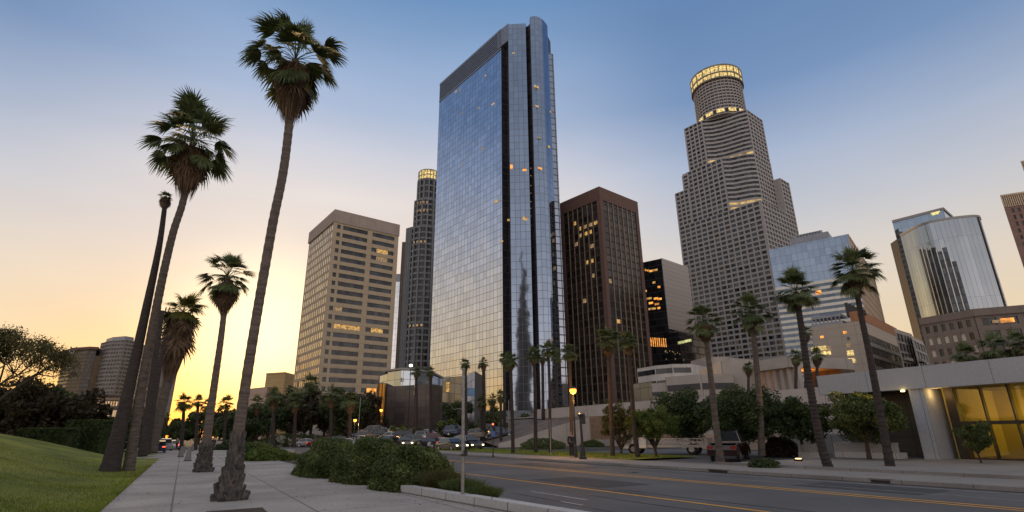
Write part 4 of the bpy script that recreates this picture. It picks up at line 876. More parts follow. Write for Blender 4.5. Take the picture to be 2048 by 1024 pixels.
# --- cream block with lit windows
A, Nn, C = T(1621,655,40).xy, T(1725,641,40).xy, T(1797,675,40).xy; Dd = A+C-Nn
B = Bld('cream_block', 'low cream block with round lit lamps on a blank wall and a rusty roof strip', 'building', (Nn+Dd)/2)
M_creamw = concrete('cream_wall', (.40,.35,.295), (5, 3.5), .06, dirt=.08)
mb = core([A, Nn, C, Dd], 0, 40)
L_ = (C-Nn).length
for z in (35.2, 31, 26.7, 22.4, 18, 14): pbox(mb, Nn, C, z-.1, z+1.3, .3)
B.add(mb, 'wall', M_creamw)
for z in (31, 26.7, 22.4, 18, 14):
    for i in range(20): B.win(along(Nn,C,2+i*(L_-4)/20), along(Nn,C,2+(i+.7)*(L_-4)/20), z+1.5, z+3.9, G_dark, .06)
mb = MB(); pbox(mb, along(Nn,C,1), C, 40, 44, .1, back=4); B.add(mb, 'roof_strip', mat('rust', (.38,.17,.08), (.24,.12,.07), .6, .8))
mb = MB(); qq = [lerp2(A,Nn,.0), lerp2(A,Nn,.62)]; q2 = [along(Nn,C,6), lerp2(A,Nn,.62)]; nn_ = (C-Nn).normalized()*9; pl = [tuple(v2(qq[0])+nn_*.2), tuple(v2(qq[1])+nn_*.2), tuple(v2(qq[1])+nn_), tuple(v2(qq[0])+nn_)]; mb.prism(pl, 40, 41.4); mb.prism(grow_poly(pl, -.3), 43.2, 44.2)
for k in range(8): c_ = lerp2(pl[0], pl[1], (k+.3)/8); mb.box(c_[0], c_[1], 42.3, .35, .35, 1.8)
B.add(mb, 'penthouse', M_louv)
mb = MB(); c_ = v2(lerp2(A,Nn,.74)); n_ = (C-Nn).normalized(); 
for i in range(6): mb.box(c_.x+n_.x*3+dn.x*i*1.0, c_.y+n_.y*3+dn.y*i*1.0, 42.6+ (2.6-.35*i), 1.0, 4, 5-.7*i, math.atan2(dn.y, dn.x))
B.add(mb, 'roof_screen', M_black)
for u_, v_, w, h, m in ((1637,697,5.5,1.6,L_crown),(1653,697,3,1.6,L_soft),(1652,706,3.4,1.4,L_crown),(1697,690,1.4,1.4,L_soft),(1701,706,2.2,2.0,L_crown),(1704,721,2.6,1.8,L_crown),(1705,735,.7,.7,L_warm),(1644,674,1.2,.9,L_or),(1690,665,1.2,1.,L_or),(1697,677,.9,1.2,G_dark)):
    litspot(B, u_, v_, A, Nn, w, h, m)
B.finish('window', 90)

# --- balcony flats and stone block at the right
def simple(name, label, L, N_, C_, H, wm, gm, cols, rows, cat='building', pier=.6, span=1.0, dep=.3, lit=0., z0=0, maxn=100, sp2=None, litm=None):
    A, Nn, C = T(*L, H).xy, T(*N_, H).xy, (T(*C_, H).xy if C_ else None)
    B = Bld(name, label, cat, Nn)
    if C is None: d = (Nn-A); C = Nn+Vector((-d.y, d.x))*(.6 if d.x > 0 else -.6)
    Dd = A+C-Nn; mb = core([A, Nn, C, Dd], z0, H); rg = random.Random(int(L[0]))
    lf = (lambda i, j: (litm or L_soft) if rg.random() < lit else None)
    gridface(B, mb, A, Nn, z0, H-1.2, cols[0], rows, pier, span, dep, gm, litfn=lf)
    if cols[1]: gridface(B, mb, Nn, C, z0, H-1.2, cols[1], rows, pier, span, dep+.02, gm, litfn=lf)
    mb.prism(grow_poly([A, Nn, C, Dd], dep+.15), H-1.2, H)
    B.add(mb, 'wall', wm); B.finish('window', maxn); return B, A, Nn, C, Dd
M_flat = concrete('flat_render', (.34,.31,.28), (3,3), .05); M_flat2 = concrete('pink_stone', (.20,.16,.14), (3,3.4), .05, dirt=.15)
b1 = simple('apartment_building', 'stepped block of flats with balconies just right of the cream block', (1788,657), (1822,668), (1838,690), 35, M_flat, G_dark, (5,4), 10, span=.7, pier=.5)
b2 = simple('apartment_building', 'narrower pale block of flats left of the big stone block', (1822,672), (1846,684), (1856,712), 33, concrete('flat_render_pale', (.46,.43,.39), (3,3), .05), G_dark, (4,4), 9, span=.8, pier=.5)
for (B_, A_, N_, C_, D_), H in ((b1,35),(b2,33)):
    for j in range(1, 8): mb = MB(); pbox(mb, along(A_,N_,1), lerp2(A_,N_,.45), j*3.4+.3, j*3.4+1.3, 1.3, back=0); B_.add(mb, 'balcony', M_flat)
a0, a1, a2 = T(1841,644,32).xy, T(1946,626,32).xy, T(2048,618,32).xy; d = (a2-a1).normalized()
B = Bld('stone_block', 'low brownish stone block with cream window panels in front of the curved mirror tower', 'building', a1)
n_ = Vector((-d.y, d.x)); a3 = a1+d*60; a4 = a0+Vector((19,21)); mb = MB(); mb.prism([a0, a1, a3, a3+n_*20, a4], 0, 32)
rg = random.Random(5)
M_blind = mat('cream_blind', (.62,.56,.46), (.5,.45,.38), 1, .8)
def lf(i, j): return None
gridface(B, mb, a0, a1, 0, 31, 6, 9, 1.0, 1.5, .35, G_dark); gridface(B, mb, a1, a3, 0, 31, 13, 9, 1.3, 1.4, .37, G_dark)
B.w = [(w[0],w[1],w[2],w[3],(M_blind if rg.random() < .42 and w[2] < 27 and w[0][0] < a1.x else w[4]),w[5]) for w in B.w]
mb.prism([a0-d*.5-n_*.5, a1-n_*.8, a3-n_*.8, a3+n_*20, a4], 31, 33); B.add(mb, 'wall', M_flat2)
litspot(B, 1997, 643, a1, a3, 3., .8, L_soft, .5); litspot(B, 2013, 641, a1, a3, 3, 1.2, L_or, .5); B.finish('window', 100)

# --- curved mirror tower
bl, bn, br = T(1784,442,110).xy, T(1886,416,110).xy, T(1905,433,110).xy
B = Bld('mirror_tower', 'curved silver mirror-glass tower with a blue sign box at its top, right side', 'skyscraper', bn)
mb = MB(); mb.prism([bl, bn, br, br+(bl-bn)], 0, 110); B.add(mb, 'glass_shaft', gridglass('glass_shaft', (.22,.29,.38), 3.2, 3.6, .07, .07, metal=.9, rough=.1, tilt=.01, mull=(.08,.1,.12)))
mb = MB()
for a, b in ((bl,bn),(bn,br)): pbox(mb, a, b, 108.9, 110.3, .35)
B.add(mb, 'coping', M_metal)
k0, k1, k2, k3, k4 = T(1800,470,100).xy, T(1843,448,100).xy, T(1890,437,100).xy, T(1942,431,100).xy, T(1959,432,100).xy
pl = catmull([Vector((p.x,p.y,0)) for p in (k0,k1,k2,k3,k4)], 7)
pl = [v2(p) for p in pl]; pl += [pl[-1]+Vector((3,3)), pl[-1]+Vector((7,9)), pl[-1]+Vector((9,18))]
mb = MB(); u = 0; segs = []
for i in range(len(pl)-1): segs.append(u); u = mb.wallq(pl[i], pl[i+1], 0, 100, 0, u)
B.add(mb, 'curved_glass', G_mirror, smooth=True)
mb = MB(); inn = [p+(v2(bn)+Vector((6,6))-p).normalized()*.8 for p in pl]; mb.prism(inn+[v2(br)+Vector((14,20)), v2(bl)+Vector((2,8))], 0, 99.6); B.add(mb, 'roof', M_dk)
mb = MB()
for i in range(len(pl)-1): pbox(mb, pl[i], pl[i+1], 99.2, 100.3, .22)
B.add(mb, 'roof_edge', M_metal)
mb = MB(); mb.wallq(bl, k0, 0, 104); B.add(mb, 'left_flank', G_mirror)
# reflection of a dark tower, built as dark strips and fins on the curve
def onarc(x):
    acc = 0
    for i in range(len(pl)-1):
        l = (pl[i+1]-pl[i]).length
        if acc+l >= x: return pl[i].lerp(pl[i+1], (x-acc)/l), (pl[i+1]-pl[i]).normalized()
        acc += l
    return pl[-1], (pl[-1]-pl[-2]).normalized()
tot = sum((pl[i+1]-pl[i]).length for i in range(len(pl)-1))
M_reflect = gridglass('reflection_glass', (.06,.075,.09), 1.2, 3.6, .05, .35, metal=.55, rough=.2, tilt=.015, vary=.5, mull=(.028,.03,.035))
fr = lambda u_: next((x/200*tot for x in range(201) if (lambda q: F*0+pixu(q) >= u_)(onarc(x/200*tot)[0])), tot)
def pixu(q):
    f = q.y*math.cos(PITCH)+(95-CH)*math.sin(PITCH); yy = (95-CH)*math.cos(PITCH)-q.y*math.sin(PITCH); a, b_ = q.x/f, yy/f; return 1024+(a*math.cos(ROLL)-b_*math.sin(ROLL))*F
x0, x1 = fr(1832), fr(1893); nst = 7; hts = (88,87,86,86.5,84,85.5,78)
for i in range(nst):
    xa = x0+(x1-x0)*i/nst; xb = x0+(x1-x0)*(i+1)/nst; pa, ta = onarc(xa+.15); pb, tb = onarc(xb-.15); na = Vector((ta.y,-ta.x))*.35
    mb = MB(); mb.wallq(pa+na, pb+na, 0, hts[i], 0, xa); mb.wallq(pb+na*.2, pb+na, 0, hts[i]); mb.wallq(pa+na, pa+na*.2, 0, hts[i]); B.add(mb, 'reflection_bay', M_reflect)
    if i: mb = MB(); p_, t_ = onarc(xa); nv = Vector((t_.y,-t_.x)); mb.prism([p_-t_*.16, p_+nv*.6-t_*.16, p_+nv*.6+t_*.16, p_+t_*.16], 0, hts[i]+1.5); B.add(mb, 'fin', mat('reflected_fin', (.62,.62,.60), (.5,.5,.48), .5, .35, .6))  # pale lines of the mirrored tower, modelled as fins
for k in range(5): litspot(B, 1864+k*3.4, 426-k*.9, bl, bn, .9, 1.4+.5*(k % 2), glowmat('sign_glow', (.95,.85,.35), 1.1, .7, 2), .3)
for k in range(4): litspot(B, 1866+k*3.4, 430-k*.9, bl, bn, .8, .5, MATS['sign_glow'], .3)
B.finish('sign_letter')

# --- towers cut by the right edge
for lb, L, Nq, H, cl in (('pinkish tower with pale fins under its roof, cut by the right edge', (2000,391), (2092,377), 110, 6),('dark red sliver of a tower at the upper right edge', (2041,323), (2110,310), 140, 5)):
    A, Nn = T(*L, H).xy, T(*Nq, H).xy; d = (Nn-A).normalized(); n_ = Vector((-d.y,d.x)); L_ = (Nn-A).length
    B = Bld('office_tower', lb, 'skyscraper', (A+Nn)/2); mb = MB(); mb.prism([A, Nn, Nn+n_*L_+d*20, A+n_*L_+d*40], 0, H-.5)
    gridface(B, mb, A, Nn, 0, H-7, cl, 30, 1.4, 1.3, .4, G_dark, 2.2); B.add(mb, 'wall', concrete('pink_granite', (.24,.15,.125), (3,3), .05))
    mb = MB()
    for k in range(22): pbox(mb, along(A,Nn,L_*k/22), along(A,Nn,L_*(k+.5)/22), H-6.6, H-.8, .5)
    pbox(mb, A, Nn, H-.8, H, .7); B.add(mb, 'roof_fins', mat('pale_fin', (.55,.44,.30), (.42,.34,.24), 1, .6)); B.finish('window', 90)

# --- second crowned tower behind the glass tower, left
q = P(854, 400, 330); cx, cy = q.x+0, 330.; 
B = Bld('crowned_tower', 'slim round-fronted grey tower with a lit cage crown, partly hidden behind the glass tower', 'skyscraper', (cx, cy))
M_g2 = concrete('grey_stone', (.20,.215,.235), (3,3.6), .05)
def rg_(r, n=28): return [(cx+r*math.cos(2*math.pi*i/n), cy+r*math.sin(2*math.pi*i/n)) for i in range(n)]
mb = MB(); mb2 = MB()
def rounded(r, z0, z1, cxo=0):
    pts = [(p[0]+cxo, p[1]) for p in rg_(r)]; mb2.prism([(x*1, y) for x, y in pts], z0, z1)
    rows = int((z1-z0)/3.9)
    for j in range(rows+1): mb.prism([(cx+cxo+(p[0]-cx-cxo)*1.035, cy+(p[1]-cy)*1.035) for p in pts], z0+j*(z1-z0-1.2)/rows, z0+j*(z1-z0-1.2)/rows+1.2)
    for p in pts[::2]: mb.box(cx+cxo+(p[0]-cx-cxo)*1.045, cy+(p[1]-cy)*1.045, (z0+z1)/2, .9, .9, z1-z0, math.atan2(p[1]-cy, p[0]-cx-cxo))
rounded(6.9, 150, 165, .6); rounded(8.0, 130, 150, .3); rounded(9.2, 0, 130)
mb.prism([(cx-12.5,cy-2),(cx-8,cy-5),(cx-5,cy+10),(cx-11,cy+12)], 0, 131)
for k in range(4): mb.box(cx-12.3+k*1.3, cy-2.3-k*.85, 65, .4, .6, 131.5)
B.add(mb, 'wall', M_g2); B.add(mb2, 'glazing', G_dark)
for z, r in ((140,8.6),(146,8.4),(118,9.8),(64,9.9)):
    for k in range(4): a = R(-128+k*14+z % 9); B.win((cx+r*math.cos(a), cy+r*math.sin(a)), (cx+r*math.cos(a+.13), cy+r*math.sin(a+.13)), z, z+1.5, L_soft, .5, True)
q = [(p[0]+.6, p[1]) for p in rg_(6.8, 20)]
for k in range(20):
    a, b = q[k], q[(k+1) % 20]
    if (a[1]+b[1])/2 < cy+2: B.win(a, b, 165.3, 171.5, L_crown, 0, True)
mb = MB()
for z in (165, 168, 171.6): mb.prism([(cx+.6+(p[0]-cx-.6)*1.03, cy+(p[1]-cy)*1.03) for p in q], z, z+.45)
for p in q: mb.box(cx+1+(p[0]-cx-1)*1.03, cy+(p[1]-cy)*1.03, 168.4, .4, .4, 7)
B.add(mb, 'crown_frame', M_g2); B.finish('lit_window')
# slim dark slab and sky-reflecting block between the beige and crowned towers
A, Nn = T(805,484,122).xy, T(821,484,122).xy
B = Bld('slab_tower', 'thin dark slab tower directly left of the crowned tower', 'skyscraper', A); mb = MB(); mb.prism([A, Nn, Nn+Vector((-2,14)), A+Vector((-2,14))], 0, 122)
for k in range(6): c_ = lerp2(A,Nn,k/5); mb.box(c_[0], c_[1], 61, .35, .6, 122)
B.add(mb, 'wall', mat('slab_bronze', (.11,.08,.065), (.075,.055,.045), .3, .5)); B.finish()
A, Nn = T(789,549,106).xy, T(812,548,106).xy
B = Bld('mirror_block', 'pale glass block mirroring the pink sky between beige tower and dark slab', 'building', A); mb = MB(); mb.prism([A, Nn, Nn+Vector((-2,14)), A+Vector((-6,14))], 0, 106); B.add(mb, 'curtain_wall', G_sky); mb = MB(); pbox(mb, A, Nn, 101, 106.2, .3); B.add(mb, 'parapet', M_louv)

# --- podium halls below the glass tower
D = 135
def px_xy(u, D_): p = P(u, 800, D_); return Vector((p.x, p.y))
def hz(u, v, D_): return P(u, v, D_).z
c = [px_xy(772,140), px_xy(800,136), px_xy(828,138), px_xy(857,144)]; H = hz(800,740,136)
B = Bld('glass_pavilion', 'bluish glass drum roofed hall rising above the dark hall under the glass tower', 'building', c[0])
mb = MB(); u = 0
for i in range(3): u = mb.wallq(c[i], c[i+1], 0, H, 0, u)
pz = px_xy(755,146); mb.wallq(pz, c[0], 0, H-.5, 0, 60); mb.wallq(c[3], c[3]+Vector((2,20)), 0, H, 0, u); B.add(mb, 'curtain_wall', gridglass('glass_pav', (.40,.47,.55), 3.2, 3., .1, .1, metal=.9, rough=.1, tilt=.02, mull=(.2,.2,.2)))
mb = MB(); mb.prism([c[0]-Vector((.6,.6)), c[1]-Vector((0,.8)), c[2]-Vector((0,.8)), c[3]+Vector((.8,-.6)), c[3]+Vector((2,18)), pz+Vector((0,14))], H, H+.5)
for k in range(22): c_ = v2(lerp2(c[1], c[3], k/22)); mb.box(c_.x, c_.y-.5, hz(800,763,136)+.4, .12, .12, 1.0)
B.add(mb, 'roof_edge', M_metal)
c = [px_xy(770,118), px_xy(862,113), px_xy(884,118)]; H = hz(862,768,113)
B = Bld('dark_hall', 'windowless dark tiled hall behind the traffic, below the crowned tower', 'building', c[0])
mb = MB(); mb.prism([c[0], c[1], c[2], c[2]+Vector((4,14)), c[0]+Vector((-2,14))], 0, H); B.add(mb, 'wall', gridglass('dark_tile', (.085,.068,.062), 2.6, 1.2, .09, .05, metal=.1, rough=.4, tilt=.01, vary=.35, mull=(.04,.033,.03)))
c = [px_xy(751,119), px_xy(757,118), px_xy(763,118), px_xy(770,118)]
H = hz(760,768,118); G_goldb = gridglass('glass_goldbay', (.65,.45,.22), 1.1, 40, .12, .1, metal=1, rough=.12, tilt=.03, vary=.5, mull=(.05,.035,.02))
B = Bld('bronze_glass_bay', 'narrow bronze glass bay catching the sunset left of the dark hall', 'building', c[0]); mb = MB(); mb.wallq(c[0], c[1]+Vector((0,-1.4)), 0, H); mb.wallq(c[1]+Vector((0,-1.4)), c[2], 0, H, 0, 3); mb.wallq(c[2], c[3]+Vector((0,-.5)), 0, H, 0, 6); B.add(mb, 'glazing', G_goldb); mb = MB(); mb.prism([c[0]+Vector((.1,.2)), c[3]+Vector((0,.3)), c[3]+Vector((0,8)), c[0]+Vector((0,8))], 0, H+.2); B.add(mb, 'core', M_dk)
c = [px_xy(884,112), px_xy(931,108), px_xy(949,109)]; H0, H1 = hz(884,755,112), hz(945,741,108)
B = Bld('glass_hall', 'small dark glass hall with slanted roofline in front of the glass tower', 'building', c[0])
mb = MB(); n0 = len(mb.v)
mb.quad((c[0].x,c[0].y,0),(c[1].x,c[1].y,0),(c[1].x,c[1].y,H1-1),(c[0].x,c[0].y,H0), 0, ((0,0),(6,0),(6,H1),(0,H0))); mb.quad((c[1].x,c[1].y,0),(c[2].x,c[2].y,0),(c[2].x,c[2].y,H1),(c[1].x,c[1].y,H1-1), 0, ((6,0),(9,0),(9,H1),(6,H1)))
mb.quad((c[2].x,c[2].y,0),(c[2].x+1,c[2].y+9,0),(c[2].x+1,c[2].y+9,H1),(c[2].x,c[2].y,H1)); B.add(mb, 'curtain_wall', gridglass('glass_hallm', (.17,.19,.23), 1.6, 2, .09, .09, metal=.8, rough=.12, tilt=.02, vary=.3, mull=(.07,.06,.06)))
litspot(B, 896, 774, c[0], c[1], .9, 1.9, L_warm); litspot(B, 942, 784, c[1], c[2], 1.5, 1.6, mat('blue_blind', (.12,.25,.42), (.09,.19,.34), 1, .5)); B.finish()

# --- white and beige podium structures right of the brown tower
def podium(name, label, pts, vt, vb, D_, m, slots=(), glass=None, lit=None, depth=12):
    xs = [P(u, vt[i], d) for i, (u, d) in enumerate(pts)]; H = sum(p.z for p in xs)/len(xs)
    B = Bld(name, label, 'building', xs[0]); mb = MB(); poly = [p.xy for p in xs]; d = (poly[-1]-poly[0]).normalized(); n_ = Vector((-d.y,d.x)); mb.prism(poly+[poly[-1]+n_*depth, poly[0]+n_*depth], 0, H); B.add(mb, 'wall', m)
    for z0, z1 in slots:
        for i in range(len(poly)-1):
            mbx = MB(); mbx.wallq(tuple(v2(lerp2(poly[i],poly[i+1],.03))-n_*.05), tuple(v2(lerp2(poly[i],poly[i+1],.97))-n_*.05), H-z0, H-z1); B.add(mbx, 'window_band', glass or M_dk)
    return B, poly, H, n_
M_pod = concrete('podium_concrete', (.38,.34,.31), (6,30), .08); M_podw = concrete('podium_white', (.52,.49,.46), (4,30), .08)
podium('parking_deck', 'grey concrete parking deck with two long dark slots above the parapet wall', [(1330,88),(1400,84),(1466,84)], (751,750,749), 0, 0, M_pod, ((2.3,1.35),(4.4,3.7)), depth=10)
podium('parking_deck', 'lower grey deck wing left of the slotted parking deck', [(1302,90),(1332,88.5)], (768,764), 0, 0, M_pod, ((2.0,1.4),), depth=8)
podium('glass_annex', 'dark glass annex at the foot of the brown tower', [(1262,95),(1303,91)], (768,765), 0, 0, gridglass('annex_glass', (.12,.14,.17), 2, 2.2, .08, .08, metal=.6, rough=.15, mull=(.05,.05,.05)), (), depth=9)
podium('terrace_building', 'white curved terrace building with a strip of windows beside the black tower', [(1274,150),(1310,143),(1345,140),(1382,140)], (738,732,729,726), 0, 0, M_podw, ((2.2,.9),(5.2,3.9)), G_dark, depth=16)
podium('plinth_block', 'plain beige plinth block at the left foot of the stepped tower', [(1381,170),(1412,160),(1446,160)], (722,716,712), 0, 0, M_pod, (), depth=20)
podium('rotunda', 'smooth curved stone block between parking deck and lit arcade', [(1441,85.5),(1462,85),(1490,84.5),(1520,85)], (722,719,718,722), 0, 0, M_pod, (), depth=14)
for k in range(1): pass
# arcade with orange lights
D1 = 84; xa, xb = P(1519,722,84), P(1590,712,78); H = (xa.z+xb.z)/2
B = Bld('lit_arcade', 'open arcade with orange lights under a stone roof, at the foot of the stepped tower', 'building', xa); a, b = xa.xy, xb.xy; d = (b-a).normalized(); n_ = Vector((-d.y,d.x))
mb = MB(); mb.prism([a-n_*1, b-n_*1, b+n_*12, a+n_*12], H-1.6, H); 
for k in range(6): c_ = v2(lerp2(a,b,k/5)); mb.box(c_.x, c_.y, (H-1.6)/2, .7, .7, H-1.6, math.atan2(d.y,d.x))
B.add(mb, 'frame', M_pod); mb = MB(); mb.prism([a+n_*9, b+n_*9, b+n_*12, a+n_*12], 0, H-1.6); B.add(mb, 'back_wall', mat('arcade_back', (.10,.06,.035), (.05,.03,.02), .8, .8))
for k in range(16):
    u_, v_ = 1524+rnd.random()*56, 728+rnd.random()*44; p = hit(u_, v_, tuple(a+n_*4), tuple(b+n_*4)); mb = MB(); s = .12+rnd.random()*.22; mb.box(p.x, p.y, p.z, s*1.4, .2, s); o = B.add(mb, 'lamp', L_or if rnd.random() < .6 else L_crown)
pl_ = bpy.data.lights.new('arcade_light', 'POINT'); pl_.energy = 500; pl_.color = (1,.36,.06); pl_.shadow_soft_size = .5; o = bpy.data.objects.new('arcade_light', pl_); col.objects.link(o); cc_ = (a+b)/2+n_*5; o.location = (cc_.x, cc_.y, H-3); o.parent = B.root; o.matrix_parent_inverse = Matrix.Translation(-B.base)

# --- left far buildings
def far(name, label, prof, D_, m, gm, rows, cat='building', lit=()):
    pass
xa, xb = P(131,703,400), P(205,697,400)
c_ = [P(131,703,408).xy, P(150,698,398).xy, P(178,696,393).xy, P(194,696,395).xy]; H = 66
B = Bld('curved_hotel', 'dark curved slab building with a flat overhanging roof, far left on the horizon', 'building', c_[0]); u = 0; mb = MB()
fb = c_+[P(200,700,420).xy, P(140,700,430).xy]; mb.prism(fb, 0, H-2)
rows = 24
for i in range(3):
    for j in range(rows): pbox(mb, c_[i], c_[i+1], j*(H-3)/rows, j*(H-3)/rows+1.1, .4)
B.add(mb, 'wall', concrete('far_brown', (.14,.105,.085), (3,3), .05)); mb = MB(); mb.prism(grow_poly(fb, 2.2), H-2, H); B.add(mb, 'roof', M_brown)
mb = MB(); e0_, e1_ = P(193,702,396).xy, P(208,703,404).xy; mb.prism([e0_, e1_, e1_+Vector((3,14)), e0_+Vector((3,14))], 0, H-6); B.add(mb, 'stair_tower', concrete('far_tan', (.30,.22,.15), (3,3), .05))
for i in range(3):
    for j in range(rows): B.win(tuple(c_[i]), tuple(c_[i+1]), j*(H-3)/rows+1.15, (j+1)*(H-3)/rows-.02, G_dark, .1)
litw = mat('white_sign', (.7,.7,.68), (.6,.6,.6), 1, .6); 
for k in range(4): litspot(B, 144+k*4.5, 706-k*.8, c_[0], c_[2], 1.2, 2.6, litw, 3.2)
B.finish('window', 100)
q = [P(205,680,405).xy, P(222,676,396).xy, P(252,672,393).xy, P(272,674,400).xy]; H = P(240,680,393).z
B = Bld('round_tower', 'taller pale round-cornered tower with a crown ring, far left beside the dark curved slab', 'skyscraper', q[0]); mb = MB(); back = [P(275,680,430).xy, P(210,680,430).xy]; mb.prism(q+back, 0, H)
rows = 25
for i in range(3):
    for j in range(rows): pbox(mb, q[i], q[i+1], j*H/rows, j*H/rows+1.3, .35)
    L_ = (q[i+1]-q[i]).length
    for k in range(int(L_/2.6)): pbox(mb, along(q[i],q[i+1],k*2.6), along(q[i],q[i+1],k*2.6+.5), 0, H-.1, .45)
B.add(mb, 'wall', concrete('far_grey', (.27,.24,.22), (3,3), .05)); mb = MB(); mb.prism(grow_poly(q+back, -2.5), H, H+3.2); B.add(mb, 'roof_crown', M_louv)
for i in range(3):
    for j in range(rows): B.win(tuple(q[i]), tuple(q[i+1]), j*H/rows+1.3, (j+1)*H/rows-.02, G_dark, .1)
B.finish('window', 100)
for lb, u0, u1, vt, D_, rows, m in (('hazy tower behind the bundle of leaning trunks at left', 286, 312, 690, 380, 26, 'far_grey'),):
    A, Nn = P(u0, vt, D_).xy, P(u1, vt, D_-8).xy; H = P(u0, vt, D_).z; B = Bld('office_tower', lb, 'skyscraper', A); mb = MB(); d = (Nn-A).normalized(); n_ = Vector((-d.y,d.x)); mb.prism([A,Nn,Nn+n_*18,A+n_*18], 0, H); gridface(B, mb, A, Nn, 0, H-2, 6, rows, .8, 1.2, .4, G_gold, litfn=lambda i, j: None); mb.prism([A+d*2+n_*3,Nn-d*6+n_*3,Nn-d*6+n_*12,A+d*2+n_*12], H, H+3); B.add(mb, 'wall', MATS[m]); B.finish('window', 90)
for i, (u0, u1, vt, D_, rows, lt, lb) in enumerate(((162,205,787,200,5,.25,'low terraced office with yellow lit floors left of the bundle of trunks'), (205,245,795,190,4,.55,'glowing low office right next to the terraced one'), (150,240,812,170,3,.12,'long low building at the bottom of the terraced offices'), (284,306,770,240,8,.5,'small block lit by the sunset between the leaning trunks'))):
    A, Nn = P(u0, vt, D_).xy, P(u1, vt, D_+3).xy; H = P(u0, vt, D_).z; B = Bld('low_office', lb, 'building', A, 'low offices behind the lawn'); mb = MB(); mb.prism([A,Nn,Nn+Vector((0,12)),A+Vector((0,12))], 0, H); rg = random.Random(i+3)
    gridface(B, mb, A, Nn, 0, H-.8, 7, rows, .35, .9, .3, G_gold, litfn=lambda a_, b_: (L_warm if rg.random() < lt else None)); mb.prism(grow_poly([A,Nn,Nn+Vector((0,12)),A+Vector((0,12))], .8), H-.8, H); B.add(mb, 'wall', MATS['far_tan' if i % 2 else 'far_brown']); B.finish('window', 60)
# yellow block at the end of the grove
M_ylw = concrete('ochre_render', (.42,.30,.14), (40,3.4), .1, dirt=.1); M_ylw2 = concrete('buff_render', (.42,.31,.24), (40,3.4), .1, dirt=.1)
A, Nn, C = P(533,745,350).xy, P(571,744,345).xy, P(572,746,375).xy
B = Bld('ochre_block', 'plain ochre block beside a lower buff wing, left of the beige tower', 'building', A); H = P(552,745,347).z; mb = MB(); mb.prism([A,Nn,Nn+Vector((0,25)),A+Vector((0,25))], 0, H); pbox(mb, A, Nn, H-.9, H, .3); B.add(mb, 'wall', M_ylw)
A2, N2 = P(497,785,352).xy, P(535,772,340).xy; mb = MB(); mb.prism([A2,N2,N2+Vector((0,30)),A2+Vector((0,30))], 0, P(525,775,345).z); pbox(mb, A2, N2, 10, 10.6, .3); B.add(mb, 'wing', M_ylw2)
# a stepped spire behind the viewer: only its mirror image shows, in the glass tower's front
B = Bld('spire_tower', 'dark stepped spire tower behind the viewer, seen only mirrored in the glass tower front', 'skyscraper', (-42,-230)); cx, cy = -42, -230; mb = MB()
for h0, h1, w in ((0,110,9),(110,150,7),(150,185,4.5),(185,208,2.4),(208,232,.9)): mb.prism([(cx-w,cy-w),(cx+w,cy-w),(cx+w,cy+w),(cx-w,cy+w)], h0, h1)
for z in range(4, 195, 8):
    w = 9 if z < 108 else 7 if z < 148 else 4.5 if z < 182 else 2.4; mb.prism([(cx-w-.4,cy-w-.4),(cx+w+.4,cy-w-.4),(cx+w+.4,cy+w+.4),(cx-w-.4,cy+w+.4)], z, z+2)
B.add(mb, 'wall', concrete('spire_stone', (.16,.16,.17), (3,4), .3))
#PART4
# ------------------------------------------------------------------ walls and the pavilion across the avenue
def wthing(name, label, cat, s, t, z=0, group=None): return thing(name, label, cat, W(s,t,z), RA, group)     # local x = to the right (s), y = along (t)
# high parapet wall (bridge) at s=50, t 30..76
root = wthing('retaining_wall', 'long pale concrete parapet wall rising to the right behind the trees', 'wall', 50, 30)
mb = MB(); mb.prism([(0,-2),(.5,-2),(.5,48),(0,48)], 4.05, 5.55); mb.build('parapet', M_wall, root)
mb = MB(); mb.prism([(.35,-2),(.9,-2),(.9,33),(.35,33)], 0, 4.05); mb.prism([(.2,33),(.5,33),(.5,48),(.2,48)], 0, 4.05); mb.build('wall_base', M_wall, root)
mb = MB(); mb.prism([(0.5,-2),(14,-2),(14,60),(.5,60)], 4.3, 4.5); mb.build('deck', M_pod, root)
root = wthing('brick_screen', 'tan open brick lattice screen below the parapet wall', 'screen wall', 49.9, 46)
mb = MB(); z0, z1, y0, y1 = .9, 4.0, -1., 17.5; nr = 19; 
for j in range(nr+1):
    z = z0+(z1-z0)*j/nr; mb.prism([(0,y0),(.22,y0),(.22,y1),(0,y1)], z-.045, z+.045)
k = 0; y = y0
while y < y1: mb.prism([(.03,y),(.19,y),(.19,y+.12),(.03,y+.12)], z0, z1-.01); y += .42
mb.build('lattice', mat('tan_brick', (.38,.27,.18), (.27,.185,.12), 2.5, .9), root); mb = MB(); mb.prism([(.24,y0),(.3,y0),(.3,y1),(.24,y1)], 0, z1); mb.build('backing', mat('screen_back', (.06,.045,.035), (.04,.03,.025), 1, .9), root)
mb = MB(); mb.prism([(-.05,y0-.3),(.3,y0-.3),(.3,y1),(-.05,y1)], 0, .88); mb.build('plinth', M_pod, root)
